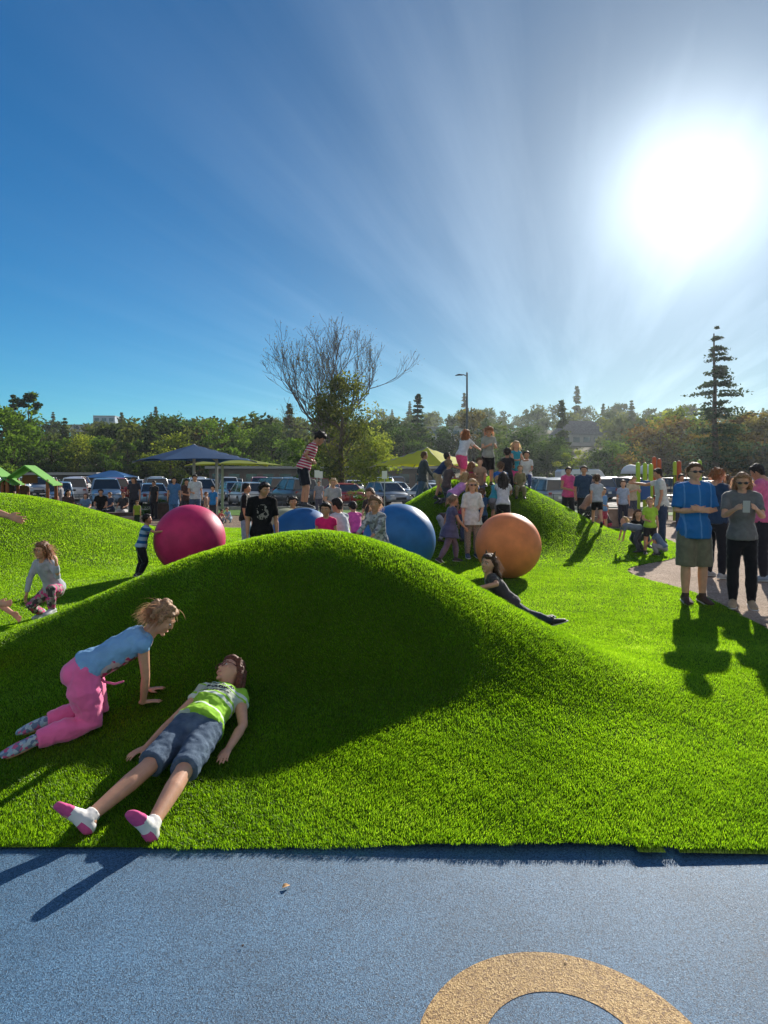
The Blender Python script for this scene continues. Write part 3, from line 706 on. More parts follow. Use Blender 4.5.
# --- two adults on the path
def sandal(root, J, A): pass
shirt_blue = stripes((.02, .15, .42), (.10, .27, .55), (1, 0, 0), .17, .90)
put(694, 7.98, 1.77, 180, 'fold', 0, 'man in dark sunglasses and blue short sleeved shirt with arms folded on the path', shirt_blue, KHAKI, BROWN, 'short',
    leg=.98, wide=1.18, hem=-.16, fat=1.12, glasses='sun', shoe=(.06, .035, .025), sleeve=.85, strands=60)
def phone(root, J, A):
    c = J['wrR'].lerp(J['wrL'], .5)+V3(0, .10, .045)
    o = MB().box(c, (.075, .009, .15), Matrix.Rotation(R(-20), 3, 'X')).build('phone', mat('phone_case', (.5, .5, .52), rough=.3), root, bevel=.003)
put(742, 7.75, 1.65, 205, 'phone', 0, 'woman in sunglasses and grey top holding up a phone beside the man in blue', (.15, .15, .155), (.012, .012, .016), (.30, .16, .08), 'bob',
    fat=.95, wide=.8, glasses='sun', shoe=(.35, .27, .18), sleeve=.7, extra=[('phone', phone)], strands=120)
put(716, 9.9, 1.72, 60, 'stand2', 0, 'adult in dark blue jacket and black trousers standing behind the man in blue', (.02, .045, .10), (.012, .013, .02), RED, 'curly', sleeve=1.9, strands=60, shoe=(.3, .3, .32))
put(766, 9.6, 1.80, -40, 'look', 1, 'man in pink shirt and dark trousers standing behind the woman with the phone', (.62, .13, .28), (.02, .02, .03), DARK, 'short', fat=1.1, sleeve=.8, shoe=(.25, .3, .38))
# --- right hand group near the play structure
put(662, 14.4, 1.74, -75, 'point', 1, 'man in white shirt and blue jeans reaching out one arm near the play structure', (.62, .63, .6), (.03, .05, .11), DARK, 'short', kid=False, wide=1.1, head=(0, 12, 0))
put(597, 14.6, 1.22, 10, 'walk', 0, 'child in pale grey top and black shorts running down the back mound', (.42, .45, .50), BLACK, BROWN, 'curly', leg=.7, z=None, strands=40)
put(583, 15.6, 1.2, 80, 'crouch', 1, 'child with bare shoulders crouching behind the child in grey top', (.35, .2, .14), (.05, .05, .06), DARK, 'short')
put(568, 17.5, 1.68, 160, 'stand2', 1, 'woman in bright pink top and dark trousers behind the back mound', (.75, .10, .28), (.03, .03, .04), DARK, 'pony', kid=False, sleeve=.3)
put(584, 17.2, 1.72, 200, 'stand', 1, 'man in dark blue shirt beside the woman in bright pink', (.03, .06, .12), BLACK, DARK, 'short', kid=False, sleeve=.9)
put(603, 17.6, 1.25, 150, 'stand2', 0, 'child in light blue shirt standing behind the running child in grey', (.15, .32, .60), (.5, .06, .12), BROWN, 'short', leg=.8)
put(609, 18.6, 1.1, -30, 'crouch', 1, 'small dark dressed child crouching by the low wall', (.05, .03, .03), (.5, .05, .1), DARK, 'short')
put(623, 20.5, 1.5, 190, 'stand', 0, 'child in pale blue shirt standing beside the low wall', (.35, .42, .55), (.03, .03, .05), BROWN, 'short', kid=True)
put(632, 22.0, 1.70, 170, 'look', 0, 'adult in beige top by the lime green posts', (.5, .42, .30), (.05, .06, .1), BLOND, 'bob')
put(640, 12.9, 1.05, -80, 'allfours', 0, 'blond child in blue grey top crawling on hands and feet on the lawn', (.16, .20, .28), (.06, .07, .09), BLOND, 'short', strands=30, head=(-15, -30, 0))
put(636, 13.7, 1.3, 180, 'floor', 0, 'long haired girl in black top sitting on the lawn behind the crawling child', BLACK, (.05, .07, .1), BROWN, 'long', strands=60, sleeve=1.2)
lime = (.36, .62, .05)
put(650, 12.7, 1.16, 185, 'stand2', 0, 'blond child in lime green shirt standing in front of the man in white', lime, (.03, .03, .035), BLOND, 'short', leg=.7, strands=30)
put(664, 12.6, .95, -60, 'crouch', 0, 'small dark haired child crouching on the lawn behind the man in blue', (.12, .18, .3), (.3, .3, .33), DARK, 'curly')
# --- children on the back mound
zeb = patterned([(.55, .42, .35), (.06, .05, .05), (.6, .48, .42), (.05, .04, .04)], 22, 'WAVE')
put(472, 12.1, 1.50, 172, 'stand', 0, 'blond child in sunglasses, long white shirt and striped leggings below the climbers', (.62, .62, .60), zeb, BLOND, 'bob',
    glasses='sun', hem=-.22, flare=.1, sleeve=.95, wide=.9, shoe=(.05, .08, .14), strands=60, kid=True, armL=((-.3, .1, -1), (.35, .55, -.8)))
put(450, 11.6, 1.28, 75, 'walk', 1, 'girl with a ponytail in grey purple dress walking past the back mound', (.10, .10, .18), (.22, .16, .22), (.24, .15, .09), 'pony',
    dress=True, hem=-.32, flare=.12, leg=1.9, wide=.85, sleeve=.5, strands=40, head=(10, 8, 0))
put(503, 13.0, 1.37, 12, 'climb', 1, 'girl with long black hair in white top and black trousers climbing the back mound', (.55, .55, .58), BLACK, DARK, 'long', sleeve=.6, lean=22, shoe=(.5, .5, .5), leg=1.6)
put(488, 14.7, 1.40, 170, 'look', 0, 'curly haired boy in grey shirt and black shorts standing on top of the back mound', (.33, .34, .30), BLACK, RED, 'curly', leg=.9, wide=1.2, strands=60, head=(15, 30, 0))
put(461, 14.9, 1.37, 40, 'climb', 0, 'red haired child in white shirt and pink shorts at the top of the pile', (.62, .62, .64), (.75, .10, .26), RED, 'bob', leg=.95, wide=1.2, strands=60, zoff=.02, lean=30)
put(471, 14.3, 1.23, 15, 'floor', 1, 'dark haired child in red top sitting behind the blue shirted child on the mound', (.45, .03, .10), (.1, .03, .05), RED, 'bob', strands=30, zoff=.05)
put(472, 13.5, 1.29, 10, 'kneel', 0, 'child in bright blue shirt kneeling on the back mound with their back turned', (.02, .16, .50), (.12, .12, .14), RED, 'curly', strands=40)
put(452, 13.5, 1.34, 62, 'climb', 0, 'blond child in lilac shirt leaning forward on the left side of the back mound', (.55, .24, .52), (.08, .14, .2), BLOND, 'bob', leg=.8, lean=55, strands=40)
put(446, 14.3, 1.23, 60, 'kneel', 1, 'child with light brown hair kneeling behind the child in lilac', (.10, .07, .07), (.08, .08, .1), (.25, .15, .08), 'curly')
put(500, 13.9, 1.29, 20, 'kneel', 1, 'short haired boy in royal blue shirt kneeling behind the black haired girl', (.02, .13, .42), (.04, .04, .05), (.12, .06, .03), 'short')
put(507, 14.5, 1.29, 15, 'kneel', 2, 'black haired child in dark clothes on the right of the pile on the mound', (.02, .02, .025), (.02, .02, .03), DARK, 'short')
put(514, 14.9, 1.32, 160, 'kneel', 0, 'blond haired girl in teal vest and pink shorts at the right of the pile', (.04, .30, .42), (.85, .10, .35), BLOND, 'long', sleeve=0, leg=.6, strands=60, zoff=.03)
put(520, 14.6, 1.01, 190, 'sit', 0, 'small child in olive coat sitting at the right end of the pile', (.22, .20, .10), (.22, .20, .10), (.3, .2, .1), 'short', sleeve=1.8, zoff=-.12)
put(482, 13.2, 1.12, 5, 'kneel', 1, 'small child in denim blue low on the mound behind the child in white', (.03, .08, .18), (.02, .03, .06), BROWN, 'short')
put(441, 13.0, 1.06, 60, 'allfours', 1, 'small child in dark top crawling up the left flank of the back mound', (.07, .05, .05), (.3, .32, .4), BROWN, 'short')
put(422, 17.3, 1.66, 78, 'walk', 1, 'person in dark grey jacket and blue jeans walking up the back mound', (.05, .06, .07), (.06, .10, .17), BROWN, 'short', kid=False, sleeve=1.9, wide=1.1)
put(535, 21, 1.10, 150, 'stand', 0, 'small child far behind the right slope of the back mound', (.2, .2, .3), (.1, .1, .1), BROWN) if False else None
put(479, 14.2, 1.15, 175, 'kneel', 0, 'child in tan shirt kneeling between the boy in grey and the blue shirted child', (.34, .22, .15), (.1, .12, .2), BROWN, 'curly')
put(494, 13.3, 1.2, 30, 'climb', 0, 'fair haired child in turquoise shirt just left of the black haired girl', (.05, .35, .42), (.25, .25, .28), BLOND, 'short', leg=.8)
put(461, 12.9, 1.1, 45, 'climb', 1, 'brown haired child in maroon shirt climbing behind the long white shirt', (.28, .03, .06), (.06, .08, .14), BROWN, 'bob')
put(527, 15.6, 1.2, 200, 'sit', 1, 'child in white shirt sitting on the crest right of the pile', (.6, .6, .6), (.05, .08, .2), DARK, 'short')
put(437, 14.6, 1.2, 70, 'climb', 1, 'child in navy shirt and tan shorts climbing the left flank of the back mound', (.03, .05, .12), (.4, .3, .18), DARK, 'short', leg=.8)
# --- in the dip behind the front mound
black_print = mat('black_printed_cotton', (.012, .012, .014), rough=.9, spec=.1)
def add_print(m, lo, hi, halfx, ink, scale, thr, flat):
    """a patch of screen print on the chest: object-space box filled with broken marks"""
    t = m.node_tree; b = t.nodes['Principled BSDF']; tx = t.nodes.new('ShaderNodeTexCoord')
    mp = N(t, 'ShaderNodeMapping'); mp.inputs['Scale'].default_value = flat; t.links.new(tx.outputs['Object'], mp.inputs[0])
    v = N(t, 'ShaderNodeTexNoise', Scale=scale, Detail=2.0); t.links.new(mp.outputs[0], v.inputs['Vector'])
    s_ = N(t, 'ShaderNodeSeparateXYZ'); t.links.new(tx.outputs['Object'], s_.inputs[0])
    ex = mth(t, 'POWER', mth(t, 'DIVIDE', mth(t, 'ABSOLUTE', s_.outputs[0]), halfx), 2.0); ez = mth(t, 'POWER', mth(t, 'ABSOLUTE', mth(t, 'DIVIDE', mth(t, 'SUBTRACT', s_.outputs[2], (lo+hi)/2), (hi-lo)/2)), 2.0)
    k = mth(t, 'LESS_THAN', mth(t, 'ADD', mth(t, 'ADD', ex, ez), mth(t, 'MULTIPLY', v.outputs[0], .5)), 1.2); k = mth(t, 'MULTIPLY', k, mth(t, 'GREATER_THAN', s_.outputs[1], .03))
    k = mth(t, 'MULTIPLY', k, mth(t, 'GREATER_THAN', v.outputs[0], thr))
    src = b.inputs['Base Color'].links[0].from_socket if b.inputs['Base Color'].links else tuple(b.inputs['Base Color'].default_value)[:3]
    t.links.new(mixc(t, k, src, ink), b.inputs['Base Color'])
add_print(black_print, .20, .43, .10, (.30, .27, .25), 19, .50, (1, .2, .7))
put(262, 8.9, 1.52, 165, 'stand', 1, 'dark haired boy in black t-shirt with pale print standing behind the front mound', black_print, (.02, .02, .025), DARK, 'short', kid=False, sleeve=.85, head=(-35, 18, 0), strands=40, fat=1.05)
put(246, 12.2, 1.45, 90, 'stand', 1, 'person in black shirt and pale blue jeans behind the boy in black t-shirt', BLACK, (.25, .36, .5), DARK, 'short', kid=False, sleeve=.9)
redstripe = stripes((.45, .035, .09), (.75, .62, .6), (0, .28, .96), .045, .62)
BZ = lambda X_, Y_: g(X_, Y_)
ANKX = (302-384)/F*10.1
put(303, 10.1, 1.30, 80, 'stand', 1, 'girl in red striped shirt and black shorts standing on top of the blue ball', redstripe, (.02, .022, .03), DARK, 'curly',
    z=1.105, leg=.85, wide=1.2, lean=24, head=(10, 42, 0), armL=((-.3, -.6, -.6), (.35, .35, -.2)), armR=((.3, -.6, -.6), (-.3, .4, -.3)), legL=((-.1, .12, -1), (0, -.18, -1)), legR=((.1, .2, -1), (0, -.1, -1)), sleeve=.6)
put(326, 8.9, 1.22, 175, 'stand', 1, 'small girl in hot pink top standing between the front mound and the blue ball', (.75, .02, .16), (.05, .04, .06), DARK, 'short', head=(15, 5, 0), sleeve=.35, strands=30)
put(345, 9.3, 1.32, -35, 'bend', 1, 'dark haired boy in white shirt leaning across the gap between the two blue balls', (.55, .57, .62), (.03, .07, .2), DARK, 'short', lean=26, sleeve=.9, head=(-25, 10, 0))
put(357, 11.2, 1.2, -20, 'bend', 1, 'girl in pink top bending behind the boy in white shirt', (.72, .10, .35), (.05, .03, .04), DARK, 'short', lean=30)
put(371, 12.6, 1.35, 200, 'stand2', 0, 'long haired child in dark top standing behind the larger blue ball', (.05, .035, .035), (.04, .04, .05), BROWN, 'long')
camo = patterned([(.35, .38, .42), (.16, .17, .19), (.48, .48, .48), (.25, .25, .24)], 28)
put(380, 9.0, 1.34, 215, 'bend', 1, 'child in pale grey patterned shirt leaning on the larger blue ball', camo, (.3, .3, .32), (.20, .11, .06), 'curly', lean=14, sleeve=1.7, strands=40, head=(-25, 5, 0))
put(333, 14.5, 1.5, 150, 'stand2', 0, 'fair haired person in grey shirt standing behind the boy in white', (.4, .4, .4), (.2, .2, .25), BLOND, 'curly')
put(292, 13.4, 1.45, 160, 'kneel', 1, 'person in black crouching behind the smaller blue ball', BLACK, (.02, .02, .03), DARK, 'curly')
bluestripe = stripes((.30, .42, .60), (.02, .10, .26), (0, .12, .99), .105, .55)
put(141, 9.9, 1.02, 78, 'walk', 1, 'small boy in blue striped shirt and black trousers pushing the pink ball', bluestripe, (.015, .015, .02), DARK, 'short', strands=30,
    lean=14, armR=((.2, .9, -.35), (0, 1, .1)), armL=((-.2, -.3, -1), (0, .1, -1)), legL=((-.1, -.02, -1), (0, -.35, -1)), legR=((.1, .35, -1), (0, -.45, -1)), wide=1.25, leg=1.9)
# --- crowd on the play area at the left
B = 'visitors standing on the play area'
far = [
 (67, 23, 1.65, 120, 'sit', 1, 'woman with dark hair in brown jacket sitting at the edge of the left mound', (.10, .06, .05), (.06, .05, .05), DARK, 'long'),
 (79, 23.5, 1.2, -60, 'crouch', 0, 'child in tan and brown leaning toward the seated woman', (.30, .17, .11), (.10, .18, .36), BROWN, 'bob'),
 (86, 24.5, 1.5, 170, 'sit', 0, 'seated person in blue and white top left of the man in black', (.15, .28, .45), (.03, .03, .04), BROWN, 'short'),
 (101, 24, 1.7, 160, 'sit', 1, 'seated man all in black in front of the silver car', (.012, .012, .014), (.015, .015, .02), DARK, 'short'),
 (124, 26, 1.6, 180, 'sit', 1, 'seated person in black vest and white shirt left of the dark haired woman', (.05, .05, .055), (.5, .5, .52), (.15, .06, .04), 'short'),
 (134, 25, 1.78, 175, 'stand2', 1, 'long haired woman in dark open coat standing behind the striped boy', (.04, .04, .055), (.03, .03, .04), BROWN, 'long'),
 (137, 19.5, .85, 150, 'stand', 1, 'toddler in green and yellow top in front of the woman in dark coat', (.30, .35, .04), (.03, .05, .03), BROWN, 'short'),
 (174, 24, 1.72, 160, 'stand', 1, 'woman in long blue dress under the blue canopy', (.06, .16, .33), (.06, .16, .33), DARK, 'bob'),
 (186, 25, 1.7, 120, 'stand2', 1, 'person in dark brown shirt half hidden beside the man in pale shirt', (.07, .04, .035), (.03, .03, .04), DARK, 'short'),
 (195, 23.2, 1.80, 150, 'stand2', 1, 'man in pale shirt and blue jeans near the canopy post', (.50, .52, .55), (.05, .09, .18), DARK, 'short'),
 (206, 27, 1.2, 100, 'stand', 0, 'child with bare arms between the man in pale shirt and the boy in blue', (.40, .25, .2), (.4, .3, .25), RED, 'short'),
 (213, 24.5, 1.42, 190, 'stand', 1, 'boy in bright blue t-shirt beside the canopy post', (.02, .17, .42), (.04, .04, .05), DARK, 'short'),
 (218, 22.5, .85, 120, 'crouch', 1, 'toddler crouching in front of the boy in bright blue', (.5, .1, .1), (.1, .12, .2), DARK, 'short'),
 (230, 24, .95, 200, 'crouch', 0, 'small child in light blue crouching at the right of the play area', (.25, .38, .55), (.3, .4, .5), BROWN, 'short'),
 (60, 26, 1.6, 90, 'stand', 0, 'person in grey hidden partly by the woman in brown jacket', (.25, .25, .27), (.05, .05, .07), BROWN, 'short'),
 (111, 27, 1.6, 200, 'sit', 0, 'seated person in dark blue beside the man in black', (.03, .05, .10), (.03, .04, .06), BROWN, 'short'),
 (154, 28, 1.7, 200, 'stand', 1, 'far person in black near the parked cars left of the blue dress', (.03, .03, .035), (.03, .03, .04), DARK, 'short'),
 (319, 30, 1.7, 180, 'stand', 0, 'far person in grey beyond the boy in white shirt', (.25, .25, .28), (.08, .08, .12), BROWN, 'short'),
 (8, 22, 1.6, 160, 'stand', 1, 'person in dark clothes inside the green roofed playhouse', (.06, .05, .05), (.05, .05, .06), DARK, 'short'),
 (24, 23, 1.6, 190, 'stand', 1, 'person in brown top under the larger green roof', (.16, .10, .08), (.05, .05, .06), RED, 'short'),
]
for (px, Y, h, hd, pz, sk, lb, tp_, bt, hr, st) in far:
    put(px, Y, h, hd, pz, sk, lb, tp_, bt, hr, st, group=B, dress='dress' in lb, hem=-.35 if 'dress' in lb else -.06)
# more heads on the right, behind the path
put(756, 15.5, 1.7, 200, 'stand', 1, 'dark dressed person far behind the man in pink', (.03, .03, .04), (.03, .03, .04), DARK, 'short')
put(681, 19.0, 1.65, 170, 'stand', 1, 'person in dark blue top left of the man in blue, near the slide', (.03, .05, .09), (.03, .04, .07), DARK, 'short')
put(727, 16.0, 1.6, -60, 'stand', 1, 'brown haired person far back between the man in blue and the phone', (.07, .05, .05), (.04, .04, .05), BROWN, 'bob')
# ------------------------------------------------------------------ the near children, joints placed by hand
def W_(px, py, Y): return V3((px-384)/F*Y, Y, CH-(py-HZ)/F*Y)
def rebase(J, root):
    for k, v in list(J.items()):
        if isinstance(v, Vector) and k[:2] not in ('ft', 'hd', 'pn', 'hf', 'hu') and k not in ('side', 'hside'): J[k] = v-root
    return J
def seg(a, d, L): return a+V3(*d).normalized()*L
# girl lying on her back: feet toward the camera, head up the slope and turned to the left
h = 1.34; hh = h/6.3
root = ground_at(175, 735); G = lambda px, py, off: ground_at(px, py, off)
J = dict(h=h, hh=hh)
J['P'] = G(197, 729, .10); J['N'] = G(225, 691, .12)
sp = (J['N']-J['P']).normalized()
J['hside'] = perp(V3(-.93, -.30, .0), sp); J['side'] = perp(V3(-.95, -.22, 0), sp)
L = (J['N']-J['P']).length; print('torso', L, 'want', h*.31)
J['hipR'] = J['P']+J['hside']*h*.048-sp*.01; J['hipL'] = J['P']-J['hside']*h*.048-sp*.01
J['kneeR'] = G(147, 768, .11); J['kneeL'] = G(182, 774, .11)
J['ankR'] = G(86, 820, .05); J['ankL'] = G(150, 828, .05)
for k in 'RL': print(k, 'thigh', (J['knee'+k]-J['hip'+k]).length, h*.235, 'shin', (J['ank'+k]-J['knee'+k]).length, h*.21)
J['ftR'] = V3(-.75, -.2, .75); J['ftL'] = V3(-.34, -.42, .8)
J['shR'] = J['N']-sp*h*.035+J['side']*h*.088; J['shL'] = J['N']-sp*h*.035-J['side']*h*.088
J['elR'] = G(172, 722, .06); J['wrR'] = G(147, 747, .035); J['hdR'] = V3(-.7, -.75, -.1); J['pnR'] = V3(0, 0, -1)
J['elL'] = G(243, 725, .05); J['wrL'] = G(229, 748, .035); J['hdL'] = V3(-.1, -1, -.12); J['pnL'] = V3(0, 0, -1)
for k in 'RL': print(k, 'upper', (J['el'+k]-J['sh'+k]).length, h*.165, 'fore', (J['wr'+k]-J['el'+k]).length, h*.138)
J['hf'] = V3(-.62, -.55, .55); J['hu'] = V3(.1, .78, .55)
J['curlL'] = .25; J['curlR'] = .3
rebase(J, root)
limetee = stripes((.30, .58, .05), (.62, .70, .62), tuple(sp+V3(.25, 0, .1)), .11, .80, (.45, .52, .42))
def sock_mat(J, k, base, tipc, soleonly=True):
    """white sock with pink sole, toe and heel"""
    m = bpy.data.materials.new('sock_cloth'); m.use_nodes = True; t = m.node_tree; b = t.nodes['Principled BSDF']; b.inputs['Roughness'].default_value = .95
    tx = t.nodes.new('ShaderNodeTexCoord')
    fd = J['ft'+k].normalized(); An = J['ank'+k]
    dd = N(t, 'ShaderNodeVectorMath', operation='SUBTRACT'); t.links.new(tx.outputs['Object'], dd.inputs[0]); dd.inputs[1].default_value = An
    d1 = N(t, 'ShaderNodeVectorMath', operation='DOT_PRODUCT'); t.links.new(dd.outputs[0], d1.inputs[0]); d1.inputs[1].default_value = fd
    sh = (An-J['knee'+k]).normalized(); dn_ = perp(sh, fd)
    d2 = N(t, 'ShaderNodeVectorMath', operation='DOT_PRODUCT'); t.links.new(dd.outputs[0], d2.inputs[0]); d2.inputs[1].default_value = dn_
    nz_ = N(t, 'ShaderNodeTexNoise', Scale=60.0); t.links.new(tx.outputs['Object'], nz_.inputs['Vector'])
    a = mth(t, 'GREATER_THAN', d1.outputs['Value'], J['h']*.062); b2 = mth(t, 'GREATER_THAN', d2.outputs['Value'], J['h']*.022)
    arch = mth(t, 'GREATER_THAN', mth(t, 'ABSOLUTE', mth(t, 'SUBTRACT', d1.outputs['Value'], J['h']*.035)), J['h']*.022)
    pk = mth(t, 'MAXIMUM', a, mth(t, 'MULTIPLY', b2, arch))
    t.links.new(mixc(t, pk, base, mixc(t, nz_.outputs[0], tuple(c*.7 for c in tipc), tipc)), b.inputs['Base Color']); return m
def socks(root, J, A):
    h = J['h']
    for k in 'RL':
        An = J['ank'+k]; fd = J['ft'+k].normalized(); sh = (An-J['knee'+k]).normalized(); dn_ = perp(sh, fd); sd = fd.cross(dn_)
        mb = MB(); mb.loft([An-sh*h*.035, An+dn_*h*.004], [h*.027, h*.030], sd, 14, False)
        mb.loft([An-fd*h*.022+dn_*h*.012, An+fd*h*.03+dn_*h*.004, An+fd*h*.075+dn_*h*.012, An+fd*h*.108+dn_*h*.016], [(h*.025, h*.026), (h*.026, h*.025), (h*.033, h*.017), (h*.026, h*.012)], sd, 14)
        mb.build('sock', sock_mat(J, k, *SOCK), root, voxel=.006, sm=3, disp=.004, dscale=.02)
SOCK = ((.72, .70, .68), (.72, .10, .30))
# illegible dark lettering across the chest
_t = limetee.node_tree; _b = _t.nodes['Principled BSDF']; _src = _b.inputs['Base Color'].links[0].from_socket; _tx = _t.nodes.new('ShaderNodeTexCoord')
def _dot(v, off):
    q = N(_t, 'ShaderNodeVectorMath', operation='DOT_PRODUCT'); _t.links.new(_tx.outputs['Object'], q.inputs[0]); q.inputs[1].default_value = v
    return mth(_t, 'SUBTRACT', q.outputs['Value'], off)
_c = J['P'].lerp(J['N'], .76); _u = _dot(J['side'], _c.dot(J['side'])); _v = _dot(sp, _c.dot(sp))
_n = N(_t, 'ShaderNodeTexNoise', Scale=75.0, Detail=1.0); _t.links.new(_tx.outputs['Object'], _n.inputs['Vector'])
_rows = mth(_t, 'GREATER_THAN', mth(_t, 'FRACT', mth(_t, 'DIVIDE', mth(_t, 'ADD', _v, .2), .034)), .34)
_k = mth(_t, 'MULTIPLY', mth(_t, 'LESS_THAN', mth(_t, 'ABSOLUTE', _u), .085), mth(_t, 'LESS_THAN', mth(_t, 'ABSOLUTE', _v), .05))
_k = mth(_t, 'MULTIPLY', mth(_t, 'MULTIPLY', _k, _rows), mth(_t, 'GREATER_THAN', _n.outputs[0], .47))
_t.links.new(mixc(_t, _k, _src, (.03, .035, .04)), _b.inputs['Base Color'])
denim = mat('denim', (.13, .18, .25), rough=.9, spec=.1, col2=(.07, .105, .16), vscale=18, bump=.5, bscale=220)
M_chair = None
person(root, 0, J, 0, dict(top=limetee, bottom=denim, leg=.93, wide=1.0, hair=(.13, .045, .025), hstyle='bob', kid=True, shoe=None, lie=True, glasses='clear', sleeve=.35, hem=.02, strands=-15,
       extra=[('sock', socks)], bname='shorts', fat=1.03),
       'girl in glasses, green t-shirt and denim shorts lying on her back on the front mound', vox=.0055, fine=True)

# girl crawling up the mound in pink trousers
h = 1.22; hh = h/6.1; J = dict(h=h, hh=hh)
kn = G(90, 722, .05); root = V3(kn.x, kn.y, g(kn.x, kn.y))
Yk = kn.y
J['kneeR'] = kn; J['P'] = W_(82, 670, Yk+.05); J['N'] = W_(148, 634, Yk+.22)
sp = (J['N']-J['P']).normalized(); print('torso2', (J['N']-J['P']).length, h*.33)
J['hside'] = perp(V3(.30, -.95, .0), sp); J['side'] = perp(V3(.32, -.94, 0), sp)
J['hipR'] = J['P']+J['hside']*h*.048-V3(0, 0, .015); J['hipL'] = J['P']-J['hside']*h*.048-V3(0, 0, .015)
J['kneeL'] = G(97, 707, .05)
J['ankR'] = G(33, 741, .05); J['ankL'] = G(44, 722, .05)
for k in 'RL': print(k, 'thigh', (J['knee'+k]-J['hip'+k]).length, h*.235, 'shin', (J['ank'+k]-J['knee'+k]).length, h*.21)
J['ftR'] = V3(-.75, -.55, -.25); J['ftL'] = V3(-.8, -.1, -.3)
J['shR'] = J['N']-sp*h*.035+J['side']*h*.088-V3(0, 0, .02); J['shL'] = J['N']-sp*h*.035-J['side']*h*.088-V3(0, 0, .02)
J['wrR'] = G(143, 702, .035); J['elR'] = J['shR'].lerp(J['wrR'], .54)+V3(.025, -.02, 0)
wl = G(147, 690, .03)
J['wrL'] = wl; J['elL'] = J['shL'].lerp(wl, .54)
for k in 'RL': print(k, 'upper', (J['el'+k]-J['sh'+k]).length, h*.165, 'fore', (J['wr'+k]-J['el'+k]).length, h*.138)
J['hdR'] = V3(.9, .3, -.0); J['hdL'] = V3(.9, .3, .1); J['pnR'] = V3(0, 0, -1); J['pnL'] = V3(0, 0, -1)
J['hf'] = V3(.80, .05, -.55); J['hu'] = V3(.55, .1, .80); J['curlR'] = .12; J['curlL'] = .12
rebase(J, root)
paleblue = mat('pale_blue_jersey', (.22, .42, .66), rough=.9, spec=.1, var=.10, vscale=10, bump=.7, bscale=16)
floral = patterned([(.55, .40, .40), (.55, .05, .14), (.10, .10, .06), (.45, .45, .45)], 38)
pink = mat('pink_fleece', (.95, .16, .38), rough=.9, spec=.15, var=.10, vscale=8, bump=.8, bscale=13, Sheen_Weight=.4)
def front_print(root, J, A):
    sp = (J['N']-J['P']).normalized(); fr = sp.cross(J['side']); fr = fr if fr.z < 0 else -fr; h = J['h']
    mb = MB(); mb.loft([J['P'].lerp(J['N'], t_)+fr*h*.018 for t_ in (.18, .45, .7, .9)], [(h*.083, h*.066), (h*.084, h*.065), (h*.088, h*.062), (h*.075, h*.05)], J['side'], 16)
    mb.build('shirt_front', floral, root, voxel=.008, sm=3)
    a = J['P']+fr*h*.06+sp*.06; MB().loft([a, a+V3(.05, -.02, -.035), a+V3(.12, -.03, -.045), a+V3(.17, -.03, -.03)], [.009, .008, .007, .006], (0, 1, 0), 8).build('drawstring', pink, root, smooth=True)
flowersock = patterned([(.30, .42, .52), (.55, .12, .25), (.15, .2, .3), (.42, .5, .55)], 55)
def socks2(root, J, A):
    h = J['h']
    for k in 'RL':
        An = J['ank'+k]; fd = J['ft'+k].normalized(); sh = (An-J['knee'+k]).normalized(); dn_ = perp(V3(.1, -.2, 1), fd); sd = fd.cross(dn_)
        mb = MB(); mb.loft([An-sh*h*.06, An], [h*.030, h*.028], sd, 14, False)
        mb.loft([An-fd*h*.015, An+fd*h*.04, An+fd*h*.085, An+fd*h*.125], [(h*.026, h*.028), (h*.028, h*.026), (h*.034, h*.020), (h*.026, h*.013)], sd, 14)
        mb.build('sock', flowersock, root, voxel=.006, sm=3, disp=.004, dscale=.02)
person(root, 0, J, 0, dict(top=paleblue, bottom=pink, leg=1.93, wide=1.5, hair=(.34, .19, .10), hstyle='curly', kid=True, shoe=None, sleeve=.18, hem=.0, flare=.02, strands=420, fat=1.02, extra=[('front', front_print), ('sock', socks2)]),
       'girl in pale blue top and pink trousers crawling up the front mound', vox=.0055, fine=True)

# girl crouching on the lawn at the left, one hand raised
floral2 = patterned([(.30, .22, .22), (.62, .08, .25), (.08, .07, .08), (.40, .36, .36)], 34)
put(55, 7.05, 1.15, 195, dict(legL=((-.45, 1, .25), (.1, -.2, -1)), legR=((.35, .7, -.55), (.1, -.9, -.5)), armL=((-.5, .2, -.55), (-.1, .25, 1)), armR=((.25, .35, -1), (.05, .2, -1)), lean=26, head=(8, 6, -6)), 0,
    'long haired girl in pale grey sweater and floral trousers crouching on the lawn', (.42, .44, .50), floral2, (.20, .10, .055), 'long', sleeve=1.9, strands=260, wide=1.1, vox=.0075, shoe=(.45, .45, .48))
